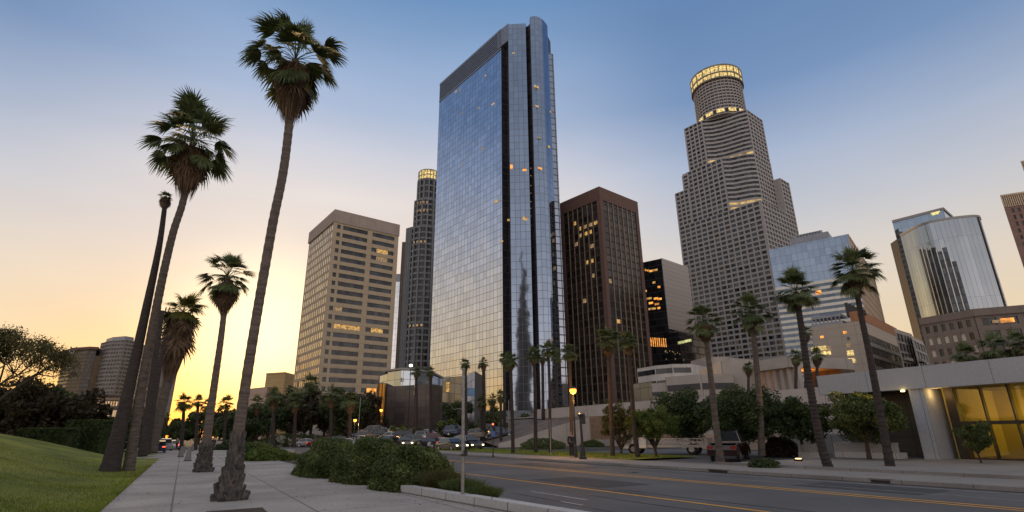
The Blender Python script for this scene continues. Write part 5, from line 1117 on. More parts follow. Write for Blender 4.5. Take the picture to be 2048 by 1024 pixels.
# ramp wall sloping up to the parapet
pa, pb = P(996,897,76), P(1180,832,80); a, b = pa.xy, pb.xy; d = (b-a).normalized(); n_ = Vector((-d.y,d.x)); L_ = (b-a).length
root = thing('ramp_wall', 'pale concrete ramp wall sloping up behind the verge palms', 'wall', (a.x,a.y,0)); mb = MB(); hz0, hz1 = .5, P(1180,832,80).z
A3 = lambda x, o, z: ((d*x+n_*o).x, (d*x+n_*o).y, z)
for o, rev in ((0, False), (.4, True)):
    q = [A3(0,o,0), A3(L_,o,0), A3(L_,o,hz1), A3(0,o,hz0)]; mb.quad(*(q[::-1] if rev else q), 0, ((0,0),(L_,0),(L_,hz1),(0,hz0)))
mb.quad(A3(0,0,hz0), A3(L_,0,hz1), A3(L_,.4,hz1), A3(0,.4,hz0)); mb.quad(A3(0,.4,0), A3(0,0,0), A3(0,0,hz0), A3(0,.4,hz0)); mb.build('wall', M_wall, root)
mb = MB(); 
for k in range(30):
    x = L_*.35+L_*.62*k/30; z = hz0+(hz1-hz0)*x/L_; mb.tube([A3(x,.2,z), A3(x,.2,z+.9)], .025, 5)
mb.tube([A3(L_*.35,.2,hz0+(hz1-hz0)*.35+.9), A3(L_*.97,.2,hz0+(hz1-hz0)*.97+.9)], .03, 5); mb.build('handrail', M_metal, root)
# earth ramp behind that wall
mb = MB(); q = [(a+n_*.5), (b+n_*.5), (b+n_*24), (a+n_*24)]; mb.quad((q[0].x,q[0].y,.2),(q[1].x,q[1].y,hz1-.25),(q[2].x,q[2].y,hz1+1.5),(q[3].x,q[3].y,1.8)); struct(mb.build('ramp', mat('ramp_paving', (.16,.125,.105), (.10,.08,.07), .5, .9)))

# pavilion: fascia on the line s=36, glass and columns
root = wthing('pavilion', 'modern pavilion with long grey fascia and a yellow lit glass hall, right foreground', 'building', 36, 0)
def wp(s, t): return (s-36, t)
mb = MB(); T0, T1 = -14, 21.2
mb.prism([wp(36,T0), wp(37.,T0), wp(37.,T1), wp(36,T1)], 3.98, 5.22); mb.build('fascia', M_panel, root)
mb = MB(); mb.prism([wp(37.,T0), wp(49,T0), wp(49,T1), wp(37.,T1)], 4.35, 5.0); mb.build('roof', M_panel, root)
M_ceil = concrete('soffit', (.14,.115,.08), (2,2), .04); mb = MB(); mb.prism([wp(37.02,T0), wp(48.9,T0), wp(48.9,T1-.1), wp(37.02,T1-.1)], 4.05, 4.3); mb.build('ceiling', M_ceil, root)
mb = MB(); mb.prism([wp(36.15,15.25), wp(38.6,15.25), wp(38.6,16.0), wp(36.15,16.0)], 0.1, 3.98); mb.build('column', M_panel, root)
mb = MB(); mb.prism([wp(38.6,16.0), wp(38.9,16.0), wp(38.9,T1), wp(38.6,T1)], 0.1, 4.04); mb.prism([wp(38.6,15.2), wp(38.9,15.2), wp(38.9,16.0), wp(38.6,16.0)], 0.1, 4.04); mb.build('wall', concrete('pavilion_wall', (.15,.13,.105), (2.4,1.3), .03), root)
# glass hall from t=14.5 down, glass line s=37.6
GS = 37.7
M_yin = mat('hall_wall', (.62,.52,.16), (.52,.42,.12), .35, .8)
mb = MB(); mb.prism([wp(44,T0), wp(44.2,T0), wp(44.2,14.9), wp(44,14.9)], .15, 4.04); mb.prism([wp(38.0,14.8), wp(44,14.8), wp(44,15.1), wp(38.0,15.1)], .15, 4.04); mb.build('inner_wall', M_yin, root)
mb = MB(); mb.prism([wp(38,T0), wp(43.99,T0), wp(43.99,14.79), wp(38,14.79)], .14, .2); mb.build('hall_floor', concrete('hall_floor', (.35,.28,.18), (1,1), .02), root)
mb = MB(); mb.prism([wp(37.5,T0), wp(38.1,T0), wp(38.1,14.6), wp(37.5,14.6)], 1.98, 2.16); mb.prism([wp(37.6,T0), wp(38.0,T0), wp(38.0,14.6), wp(37.6,14.6)], .15, .24); mb.prism([wp(37.55,14.4), wp(38.2,14.4), wp(38.2,14.85), wp(37.55,14.85)], .15, 4.0)
mb.build('frame', mat('dark_bronze', (.045,.032,.022), (.03,.022,.015), 2, .5, .3), root)
ts = [14.4-1.22*k for k in range(22)]
for t in ts[1:]:
    mb = MB(); mb.prism([wp(37.62,t-.035), wp(37.95,t-.035), wp(37.95,t+.035), wp(37.62,t+.035)], .24, 1.98); mb.prism([wp(37.62,t-.035), wp(37.95,t-.035), wp(37.95,t+.035), wp(37.62,t+.035)], 2.16, 4.04); mb.build('mullion', MATS['dark_bronze'], root)
def pane_mat():
    m, nt, b = newmat('pane_glass'); N, L = nt.nodes, nt.links; tr = N.new('ShaderNodeBsdfTransparent'); tr.inputs[0].default_value = (.88,.86,.72,1); gl = N.new('ShaderNodeBsdfGlossy'); gl.inputs['Roughness'].default_value = .03
    fr_ = N.new('ShaderNodeFresnel'); fr_.inputs[0].default_value = 1.5; mr = N.new('ShaderNodeMath'); mr.operation = 'MULTIPLY_ADD'; L.new(fr_.outputs[0], mr.inputs[0]); mr.inputs[1].default_value = 1.; mr.inputs[2].default_value = .05
    mx = N.new('ShaderNodeMixShader'); L.new(mr.outputs[0], mx.inputs[0]); L.new(tr.outputs[0], mx.inputs[1]); L.new(gl.outputs[0], mx.inputs[2]); L.new(mx.outputs[0], N['Material Output'].inputs[0]); return m
M_pane = pane_mat()
for i in range(len(ts)-1):
    for z0, z1 in ((.24,1.98),(2.16,4.03)): mb = MB(); p_, q_ = wp(37.78,ts[i]-.03), wp(37.78,ts[i+1]+.03); mb.wallq(p_, q_, z0, z1); mb.build('window', M_pane, root)
for k, t in enumerate((13.1, 11.3, 9.4, 7.4, 5.2, 2.8, 0.)):
    mb = MB(); mb.lathe([(.02,0),(.09,.02),(.09,.10),(.03,.14)], 10, (7.9, t-.4, 2.75)); mb.build('wall_lamp', glowmat('hall_lamp', (1,.68,.22), 9, .9), root)
    l = bpy.data.lights.new('hall_light', 'POINT'); l.energy = 34; l.color = (1,.68,.13); l.shadow_soft_size = .15; o = bpy.data.objects.new('hall_light', l); col.objects.link(o); o.parent = root; o.location = (7.2, t-.4, 2.75)
l = bpy.data.lights.new('soffit_light', 'POINT'); l.energy = 18; l.color = (1,.62,.22); l.shadow_soft_size = .2; o = bpy.data.objects.new('soffit_light', l); col.objects.link(o); o.parent = root; o.location = (.9, 14.9, 3.7)
l = bpy.data.lights.new('soffit_light', 'SPOT'); l.energy = 2200; l.spot_size = R(75); l.spot_blend = .6; l.color = (1,.5,.06); l.shadow_soft_size = .15; o = bpy.data.objects.new('soffit_light', l); col.objects.link(o); o.parent = root; o.location = (-.06, 16.2, 3.84); o.rotation_euler = Vector((1.9,-1.6,.75)).to_track_quat('Z','Y').to_euler()
mb = MB(); mb.lathe([(.02,0),(.10,.01),(.10,.08),(.02,.1)], 10, (-.06, 16.2, 3.86)); mb.build('soffit_lamp', MATS['hall_lamp'], root)
# grey display panels standing in the hall
q = S(2037,895,39.0)
root = wthing('display_panel', 'tilted cream board standing inside the lit glass hall at the right edge', 'board', 39.2, 11.3); mb = MB(); mb.box(0, 0, .95, .12, .55, 1.2, .2); mb.box(0,0,.2,.4,.5,.2); mb.build('board', mat('cream_board', (.5,.45,.36), (.42,.38,.3), 2, .7), root); root.rotation_euler[0] = -.22
root = wthing('pedestal', 'small mauve grey box on the floor inside the glass hall', 'box', 39.4, 12.3); mb = MB(); mb.box(0,0,.65,.4,.42,.7); mb.box(0,0,.22,.3,.3,.2); mb.build('case', mat('mauve', (.22,.18,.22), (.18,.15,.18), 2, .7), root)
# low lattice planters, step, drains
def planter(label, s, t0, t1, h):
    root = wthing('planter', label, 'planter', s, t0); L_ = t1-t0; mb = MB(); mb.prism([(0,0),(.9,0),(.9,L_),(0,L_)], 0, h*.5); mb.build('base', M_white, root); mb = MB(); n = int(L_/.16)
    for k in range(n):
        for j in range(5):
            y = k*.16+(.08 if j % 2 else 0); z = h*.5+j*h*.1
            if y+.1 < L_: mb.box(.06, y+.05, z+h*.045, .07, .10, h*.085, 0)
    mb.prism([(.1,0),(.14,0),(.14,L_),(.1,L_)], h*.5, h*.98); mb.build('lattice', M_white, root); mb = MB(); mb.prism([(-.02,-.02),(.16,-.02),(.16,L_+.02),(-.02,L_+.02)], h, h+.04); mb.build('coping', M_white, root)
planter('white lattice-topped planter left of the slanting white column', 35.4, 16.9, 20.6, 1.0)
planter('small white planter box farther left under the lit-leaved tree', 35.2, 21.2, 22.9, .85)
root = wthing('low_wall', 'low white wall under the dark trees beside the driveway', 'wall', 40.5, 22); mb = MB(); mb.prism([(0,0),(.3,0),(.3,5),(0,5)], 0, 1.5); mb.build('wall', M_white, root)
root = wthing('low_wall', 'long low ochre wall behind the driveway and the dark trees', 'wall', 46, 27); mb = MB(); mb.prism([(0,0),(.3,0),(.3,16),(0,16)], 0, 1.5); mb.build('wall', M_ylw2, root)
for lb, t in (('wide dark drain inlet cut in the far kerb, left one', 17.3), ('small dark drain inlet in the far kerb, right one', 10.6)):
    L_ = 1.0 if t > 15 else .62; root = wthing('drain_inlet', lb, 'drain', 21.19, t); mb = MB(); mb.prism([(-.012,0),(0.02,0),(.02,L_),(-.012,L_)], .035, .115); mb.build('opening', M_black, root); mb = MB(); mb.prism([(-.03,-.08),(.27,-.08),(.27,L_+.08),(-.03,L_+.08)], .152, .168); mb.build('cover', M_kerb, root)
# ground light in the driveway bed, and its pool of light
root = wthing('ground_lamp', 'low warm lamp glowing in the bed by the driveway', 'lamp', 29.6, 19.3, .17); mb = MB(); mb.lathe([(.04,0),(.22,0),(.22,.1),(.04,.13)], 12); mb.build('housing', M_black, root); mb = MB(); mb.lathe([(.0,.131),(.16,.131),(.16,.15),(0,.16)], 12); mb.build('lens', glowmat('bed_lamp', (1,.62,.25), 6, .9), root)
l = bpy.data.lights.new('bed_light', 'POINT'); l.energy = 5; l.color = (1,.6,.25); l.shadow_soft_size = .1; o = bpy.data.objects.new('bed_light', l); col.objects.link(o); o.parent = root; o.location = (0,0,.4)
# pale planter edge beside the path, the thin post
p0, p1 = T(800,985,.1), T(1045,1030,.1); s_, t_ = st(p0); s2_, t2_ = st(p1)
root = thing('planter_edge', 'low pale concrete planter edge beside the path at the bottom', 'planter edge', (p0.x,p0.y,.1)); d = (p1-p0).xy.normalized(); n_ = Vector((-d.y,d.x)); L_ = (p1-p0).length+3
mb = MB(); bw = 1.45
k = 0
while k*bw < L_:
    x0, x1 = k*bw, min(L_, (k+1)*bw-.012); c = [(d*x0).to_tuple(), (d*x1).to_tuple(), (d*x1+n_*.34).to_tuple(), (d*x0+n_*.34).to_tuple()]; mb.prism(c, -.1, .20); mb.prism([(d*(x0+.01)+n_*.012).to_tuple(), (d*(x1-.01)+n_*.012).to_tuple(), (d*(x1-.01)+n_*.328).to_tuple(), (d*(x0+.01)+n_*.328).to_tuple()], .2, .212); k += 1
mb.build('stone', M_white, root)
pb = T(925,1006,.1); root = thing('steel_post', 'thin tall galvanised steel post standing in the planter edge', 'post', pb); tp = P(927,741,pb.y)-pb
mb = MB(); mb.tube([(0,0,-.1),(tp.x*.5,0,tp.z*.5),(tp.x,0,tp.z)], [.048,.044,.040], 12); 
for k in range(28): mb.tube([(tp.x*k/28-.045,-.042,tp.z*k/28+.03),(tp.x*k/28-.045+.09,-.042,tp.z*k/28+.03)], .006, 5) if k > 8 else None
mb.build('shaft', M_metal, root); mb = MB(); mb.lathe([(.04,0),(.055,.02),(.05,.05),(.0,.06)], 12, (tp.x,0,tp.z)); mb.build('cap', M_metal, root); mb = MB(); mb.box(.0,0,tp.z*.345,.13,.13,.05); mb.box(tp.x*.3+.07,-.02,tp.z*.36,.10,.08,.16); mb.build('bracket', M_black, root)
q = pb+Vector((tp.x,0,tp.z))*.6; mb = MB(); mb.tube([(tp.x*.68,0,tp.z*.68),(-.12,.02,tp.z*.70),(-.26,.03,tp.z*.69),(-.36,.04,tp.z*.715)], [.009,.008,.008,.005], 6); mb.build('arm', M_metal, root)

# ------------------------------------------------------------------ lamps, posts, bollards
def street_lamp(label, u, vb, vt, D, style=0, light=400, arm=0.):
    b0, t0 = P(u, vb, D), P(u, vt, D); b0.z = .1; h = t0.z-b0.z; root = thing('street_lamp', label, 'street lamp', b0, group='street lamps with orange light'); mb = MB(); mb.tube([(0,0,0),(0,0,.8),(0,0,h)], [.13,.075,.05], 10); mb.lathe([(.16,0),(.17,.1),(.10,.35),(.075,.6)], 12)
    mb.build('pole', M_black, root)
    mb = MB(); mb.tube([(0,0,h-.25),(arm*.5,0,h+.05),(arm,0,h)], .035, 8); mb.lathe([(.03,.12),(.20,.06),(.24,-.02),(.20,-.05)], 12, (arm,0,h)); mb.build('lamp_head', M_black, root)
    mb = MB(); mb.lathe([(.02,-.46),(.17,-.38),(.26,-.20),(.22,-.07),(.02,-.06)], 14, (arm,0,h)); mb.build('lamp_globe', M_lamp, root, smooth=True)
    l = bpy.data.lights.new('lamp_light', 'POINT'); l.energy = light; l.color = (1,.45,.1); l.shadow_soft_size = .2; o = bpy.data.objects.new('lamp_light', l); col.objects.link(o); o.parent = root; o.location = (arm, 0, h-.8)
street_lamp('brightest orange street lamp, standing in the verge left of the brick screen', 1152, 912, 776, 40.5, light=750)
street_lamp('orange street lamp left of the two beyond the big shrubs', 706, 895, 838, 86, light=500)
street_lamp('orange street lamp right of the two, before the bronze glass bay', 758, 890, 818, 92, light=500)
street_lamp('distant small orange street lamp by the end of the path', 541, 893, 860, 120, light=120)
root = thing('lamp_post', 'unlit black lamp post with a hooded head beside the brightest lamp', 'street lamp', T(1166,918,.14)); h = P(1163,832,T(1166,918,.14).y).z-.14
mb = MB(); mb.tube([(0,0,0),(0,0,h*.45),(-.05,0,h)], [.17,.09,.07], 10); mb.lathe([(.26,0),(.26,.12),(.19,.2),(.17,.5)], 12); mb.build('pole', M_black, root); mb = MB(); mb.lathe([(.06,0),(.2,-.04),(.27,-.16),(.24,-.22),(.05,-.2)], 14, (0.02,0,h+.2)); mb.box(.14,0,h-.28,.3,.12,.5); mb.build('lamp_head', M_black, root)
b0 = P(815,870,110); b0.z = 0; h = P(815,731,110).z; root = thing('street_lamp', 'tall pole with a small white light above the glass pavilion roof', 'street lamp', b0); mb = MB(); mb.tube([(0,0,0),(0,0,h)], [.12,.07], 8); mb.build('pole', M_black, root); mb = MB(); mb.lathe([(.02,-.25),(.28,-.2),(.32,0),(.2,.2),(.02,.25)], 12, (0,0,h)); mb.build('lamp_globe', M_lampw, root)
for lb, u, vb, vt, D, w in (('thin black post with a small blue plate at the far kerb', 986, 919, 848, 44.5, .045),('slim grey post beside the small glass hall palms', 1018, 884, 800, 82, .07),('grey utility post left of the dark hall palms', 825, 885, 770, 88, .10),('pale post at the left lamp beyond the shrubs', 714, 893, 795, 84, .06),('white post among the cars beside the dark grove', 536, 898, 822, 72, .09),('dark utility post in front of the beige tower base', 779, 880, 800, 104, .09),('thin grey pole at the right edge of the verge screen', 1102, 914, 838, 46, .04)):
    b0 = P(u, vb, D); b0.z = .1; h = P(u, vt, D).z-.1; root = thing('sign_post' if 'plate' in lb else 'post', lb, 'post', b0); mb = MB(); mb.tube([(0,0,0),(0,0,h)], [w,w*.8], 8); mb.lathe([(w*1.8,0),(w*1.7,.12),(w,.2)], 8); mb.build('pole', M_black if 'black' in lb or 'dark' in lb else M_metal, root)
    if 'plate' in lb: mb = MB(); mb.box(0,-.05,h-.75,.34,.02,.42); mb.build('sign_plate', mat('blue_sign', (.05,.12,.35), (.04,.10,.28), 2, .5), root); mb = MB(); mb.box(0,-.055,h-.05,.22,.12,.3); mb.build('signal_head', M_black, root); mb = MB(); mb.lathe([(0,0),(.07,.0),(.07,.03),(0,.04)], 10); o = mb.build('signal_light', glowmat('red_light', (1,.10,.03), 5, .9), root, (0,-.13,h-.02)); o.rotation_euler = (R(90),0,0)
# traffic posts with cross-bits at left (utility poles among the palms)
for lb, pix, D, w in (('dark wooden utility pole with short cross arms, first behind the leaning trunks', [(285,912),(300,800),(313,700),(325,622)], 46, (.36,.17)), ('second wooden utility pole with brackets behind the leaning trunks', [(292,908),(306,810),(318,740),(329,676)], 52, (.34,.15))):
    pts = [P(u, v, D+i*.5) for i, (u, v) in enumerate(pix)]; b0 = pts[0]; root = thing('utility_pole', lb, 'utility pole', b0, group='utility poles by the lawn'); lp = [p-b0 for p in pts]; mb = MB(); mb.tube(catmull(lp, 5), [w[0]+(w[1]-w[0])*k/15 for k in range(16)], 10); mb.build('pole', M_barkd, root); tp = lp[-1]; mb = MB()
    mb.box(tp.x+.1, tp.y, tp.z-.1, 1.2, .14, .14, .4)
    for dz, l_ in ((-.75,.9),(-1.6,.6)): m2 = MB(); m2.box(tp.x+.1, tp.y, tp.z+dz, l_, .14, .14, .4); m2.build('cross_arm', M_barkd, root)
    for k in (-.5,-.2,.25,.55): mb.tube([(tp.x+k, tp.y, tp.z-.1),(tp.x+k*1.1, tp.y, tp.z+.35)], .05, 6)
    mb.build('cross_arm', M_barkd, root)
# white bollards and a trough on the path, benches
for i, (u, v, h, lb) in enumerate(((375,922,1.05,'largest white cone bollard on the path, left of the ball-skirted palm'),(361,914,.9,'small white bollard left of the large cone bollard'),(366,905,.9,'farther white bollard behind the large one'),(384,902,.85,'small bollard in the distance right of the large cone'))):
    root = thing('bollard', lb, 'bollard', T(u, v, .1), group='white bollards on the path'); mb = MB(); mb.lathe([(.24,0),(.25,.06),(.19,.35*h),(.15,.7*h),(.10,.85*h),(.09,.9*h),(.11,.95*h),(.07,h),(0,h+.02)], 14); mb.build('body', M_white, root, smooth=True); mb = MB(); mb.lathe([(.27,0),(.27,.05),(.2,.07)], 14); mb.build('foot', M_black, root)
for lb, u0, u1, v, z in (('white low wall behind the palm trunks at the path end', 420, 470, 893, 1.0), ('pale bench-like kerb wall right of the dark low shrub', 540, 585, 908, .45)):
    a, b = T(u0, v, .1), T(u1, v, .1); root = thing('low_wall', lb, 'wall', a); mb = MB(); mb.boxab((0,0), (b-a).xy, .5, 0, z); mb.build('wall', M_wall, root)

# ------------------------------------------------------------------ vehicles
M_tyre = mat('tyre_rubber', (.02,.02,.02), (.03,.03,.03), 6, .9); M_rim = mat('rim_alloy', (.45,.45,.46), (.35,.35,.36), 6, .35, .8); M_cg = mat('car_glass', (.02,.025,.03), (.03,.035,.04), 3, .06, .0, spec=.9)
M_hl = glowmat('headlight_on', (1,.74,.36), 7, .9); M_tl = glowmat('tail_light_on', (1,.06,.02), 7, .9); M_hoff = mat('headlight_off', (.5,.5,.5), (.4,.4,.4), 4, .15); M_toff = mat('tail_light_off', (.25,.015,.01), (.2,.01,.01), 4, .2)
def paint(n, c):
    m = mat('paint_'+n, c, tuple(x*.92 for x in c), 3, .25, .35, spec=.6)
    b = m.node_tree.nodes['Principled BSDF']; b.inputs['Coat Weight'].default_value = .8; b.inputs['Coat Roughness'].default_value = .06; return m
KIND = {  # side profile: lower body then cabin (x along the car, z up), metres
 'sedan': ([(-2.3,.32),(-2.33,.62),(-2.2,.86),(-1.5,.95),(1.0,.93),(1.75,.84),(2.22,.68),(2.3,.5),(2.26,.3)], [(-1.75,.93),(-1.15,1.38),(-.2,1.46),(.45,1.38),(1.15,.92)], 1.78, 1.38),
 'suv': ([(-2.25,.36),(-2.3,.75),(-2.22,1.02),(-1.9,1.08),(1.0,1.08),(1.75,1.0),(2.2,.82),(2.28,.55),(2.2,.34)], [(-2.15,1.05),(-1.9,1.62),(-1.0,1.74),(.2,1.70),(.55,1.6),(1.15,1.06)], 1.88, 1.42),
 'hatch': ([(-1.95,.32),(-2.0,.7),(-1.9,.92),(.8,.93),(1.5,.82),(1.9,.66),(1.98,.45),(1.92,.3)], [(-1.88,.9),(-1.5,1.4),(-.4,1.5),(.3,1.42),(1.0,.92)], 1.72, 1.25)}
def loft(b, prof, hw_fn, mi=0):
    n = len(prof)
    L = [(x, hw_fn(x, z), z) for x, z in prof]; Rr = [(x, -hw_fn(x, z), z) for x, z in prof]
    for i in range(n): j = (i+1) % n; b.quad(L[i], L[j], Rr[j], Rr[i], mi)
    k = len(b.v); b.v += L; b.f.append(tuple(range(k, k+n))); b.mi.append(mi); b.uv.append(((0,0),)*n)
    k = len(b.v); b.v += Rr; b.f.append(tuple(range(k+n-1, k-1, -1))); b.mi.append(mi); b.uv.append(((0,0),)*n)
def make_car(kind, pm, head=False, tail=False, pickup=False):
    body, cab, wd, wb = KIND[kind]; root = thing('parked_car', 'car', 'car'); hw = wd/2
    fw = lambda x, z: hw*(1-.05*max(0, (abs(x)-1.5))/.8)*(1-.06*max(0, z-.7))
    arch = []
    for cx in (wb, -wb): arch += [(cx+.36*math.cos(R(a)), .32+.36*math.sin(R(a))) for a in range(0, 181, 30)]
    bot = [(x, max(z, .24)) for x, z in arch]; mb = MB(); loft(mb, body+bot, fw); mb.build('body', pm, root)
    if pickup: cab = [(-.45,.93),(-.40,1.5),(-.1,1.62),(.55,1.6),(.75,1.5),(1.2,.98)]
    cw = lambda x, z: hw*(.97-.22*(z-.9)/.6); mb = MB(); loft(mb, cab, cw); mb.build('cabin', pm, root)
    zc0 = cab[0][1]+.05; top = max(z for x, z in cab); x0, x1 = cab[0][0], cab[-1][0]; tops = [p for p in cab if p[1] > top-.16]; xt0, xt1 = tops[0][0], tops[-1][0]
    for sgn in (1,-1):
        for a0, a1 in ((.06,.47),(.53,.94)):
            zt = top-.13; f = lambda q, z: (x0+(x1-x0)*q)*(1-(z-zc0)/(zt-zc0))+(xt0+.03+(xt1-xt0-.06)*q)*((z-zc0)/(zt-zc0))
            ps = [(f(a0,zc0), zc0), (f(a1,zc0), zc0), (f(a1,zt), zt), (f(a0,zt), zt)]; mb = MB(); q = [(x, sgn*(cw(x,z)+.012), z) for x, z in ps]; mb.quad(*(q if sgn < 0 else q[::-1])); mb.build('window', M_cg, root)
    for xa, za, xb, zb, nm in ((cab[-1][0]-.07, cab[-1][1]+.07, xt1+.05, top-.12, 'windscreen'), (cab[0][0]+.06, cab[0][1]+.09, xt0-.0, top-.12, 'rear_window')):
        s_ = 1 if nm == 'windscreen' else -1; mb = MB(); q = [(xa+s_*.05, -cw(xa,za)*.90, za+.01), (xa+s_*.05, cw(xa,za)*.90, za+.01), (xb+s_*.05, cw(xb,zb)*.88, zb+.02), (xb+s_*.05, -cw(xb,zb)*.88, zb+.02)]; mb.quad(*(q if s_ > 0 else q[::-1])); mb.build(nm, M_cg, root)
    for cx in (wb,-wb):
        for sy in (1,-1):
            mb = MB(); mb.lathe([(0,-.1),(.26,-.1),(.32,-.07),(.32,.07),(.26,.1),(0,.1)], 16); w_ = mb.build('wheel', M_tyre, root, (cx, sy*(hw-.12), .32)); w_.rotation_euler = (R(90),0,0)
            mb = MB(); mb.lathe([(0,-.112),(.06,-.12),(.2,-.108),(.2,.108),(.06,.12),(0,.112)], 12); mb.build('rim', M_rim, w_)
    xf, xr = max(x for x, z in body), min(x for x, z in body)
    for sy in (1,-1):
        mb = MB(); mb.box(xf-.09, sy*hw*.74, .64, .16, .22, .12); mb.build('headlight', M_hl if head else M_hoff, root); mb = MB(); mb.box(xr+.10, sy*hw*.74, .74, .16, .30, .17); mb.build('tail_light', M_tl if tail else M_toff, root)
        mb = MB(); mb.box(cab[-1][0]-.25, sy*(hw+.06), 1.0, .12, .14, .1); mb.build('mirror', pm, root)
    mb = MB(); mb.box(xf-.03, 0, .42, .08, wd*.72, .14); mb.box(xf+.0, 0, .40, .03, .5, .11); mb.build('grille', M_black, root)
    if pickup: mb = MB(); mb.box(-1.35, 0, .96, 1.7, wd*.8, .02); mb.build('bed', M_black, root)
    return root
PC = {n: paint(n, c) for n, c in dict(silver=(.27,.28,.30), white=(.42,.42,.41), black=(.02,.02,.024), grey=(.09,.093,.10), red=(.18,.015,.012), blue=(.03,.05,.11), maroon=(.025,.006,.006), champagne=(.17,.14,.11)).items()}
protos = {}
def place(kind, colr, label, x, y, rz, head=False, tail=False, z=0., group='cars in the traffic beyond the shrubs', name='parked_car', sc_=1.):
    key = (kind, colr, head, tail)
    if key in protos: c = copy_tree(protos[key])
    else: c = protos[key] = make_car(kind, PC[colr], head, tail)
    c['label'] = label; c['group'] = group; c.location = (x, y, z); c.rotation_euler = (0,0,rz); c.name = name; return c
AV = R(90)+R(30.5)     # heading along the avenue, away from the camera
def carpx(u, v, kind, colr, label, rz, head=False, tail=False, z=0.):
    p = T(u, v, z); return place(kind, colr, label, p.x, p.y, rz, head, tail, z)
cars = (
 (888,78,'sedan','silver','silver sedan at the right end of the parked rows, left of the oncoming headlights',R(12),0,0),
 (858,78,'hatch','black','black hatchback with glowing red tail lights beside the silver sedan',R(150),0,1),
 (832,80,'suv','grey','grey suv third from the right in the front row of the traffic',R(20),0,0),
 (806,79,'hatch','champagne','brownish hatchback with lit headlights near the middle of the traffic',R(-60),1,0),
 (778,80,'sedan','black','black sedan with red tail lights in the front row left of the brownish hatchback',R(80),0,1),
 (750,80,'sedan','grey','grey sedan in the front row under the right orange lamp',R(160),0,0),
 (724,81,'hatch','silver','silver hatchback with lit headlights by the left orange lamp',R(-70),1,0),
 (698,82,'sedan','white','white sedan left of the lit silver hatchback',R(8),0,0),
 (870,89,'hatch','red','red hatchback in the second row behind the silver sedan',R(15),0,1),
 (842,89,'suv','white','white suv with red tail lights in the second row behind the grey one',R(95),0,1),
 (815,90,'suv','maroon','maroon suv in the second row in the middle',R(10),0,0),
 (788,90,'sedan','silver','silver sedan with bright roof in the second row',R(0),0,0),
 (762,91,'suv','black','black suv in the second row below the right lamp',R(5),0,1),
 (736,91,'hatch','blue','dark blue hatchback in the second row at left',R(5),0,0),
 (710,92,'sedan','grey','grey sedan with lit headlights in the second row at its left end',R(-80),1,0),
 (852,100,'sedan','silver','silver sedan in the back row at the right',R(175),0,0),
 (824,101,'sedan','red','reddish sedan in the back row behind the maroon suv',R(175),0,0),
 (796,101,'hatch','white','white hatchback in the back row',R(5),0,0),
 (768,102,'hatch','grey','grey hatchback in the back row near the lamps',R(5),0,0),
 (742,102,'suv','champagne','brownish suv in the back row at the left',R(178),1,0),
 (672,92,'suv','black','black suv at the left end of the visible rows',R(175),0,0),
 (645,94,'sedan','red','red sedan under the dark grove',R(5),0,1),
 (903,64,'sedan','grey','grey sedan with bright headlights coming along the avenue, left one',R(-52),1,0),
 (936,66,'suv','black','black suv with the brightest headlights coming along the avenue',R(-56),1,0),
 (618,97,'sedan','silver','silver sedan half hidden in the grove at left',R(5),0,0),
)
for u, D_, k, c_, lb, rz, hd, tl in cars:
    p = P(u, 885, D_); s_, t_ = st(p); z_ = hillz(s_, t_) if s_ > 21.2 and t_ > 74 else 0
    place(k, c_, lb, p.x, p.y, rz, bool(hd), bool(tl), z_)
for u, v, k, c_, lb, rz, tl in ((328,903,'suv','silver','pale suv at the end of the path, left of the bollards',AV,0),(314,907,'hatch','blue','bluish car beside the utility poles at the lawn end',AV,1),(345,899,'sedan','white','small white car in the distance at the path end',AV,1)):
    p = T(u, v, 0); place(k, c_, lb, p.x, p.y, rz, False, bool(tl), 0, 'distant cars at the end of the path')
# cars on the slope
def slopecar(u, v, D, kind, colr, lb, rz, tail=False):
    p = P(u, v, D); place(kind, colr, lb, p.x, p.y, rz, False, tail, p.z, 'cars on the slope behind the side street')
for u, v, D, k, c_, lb, rz, tl in ((912,872,92,'suv','blue','blue grey suv parked uphill behind the steel post',R(18),0),(975,866,90,'sedan','maroon','dark red car with lit tail lights on the slope, above the blue plate',R(160),1),(1000,874,84,'hatch','blue','blue car on the slope right of the blue plate post',R(10),0),(952,878,84,'sedan','champagne','pale sedan on the slope between two palm trunks',R(20),0)):
    slopecar(u, v, D, k, c_, lb, rz, bool(tl))
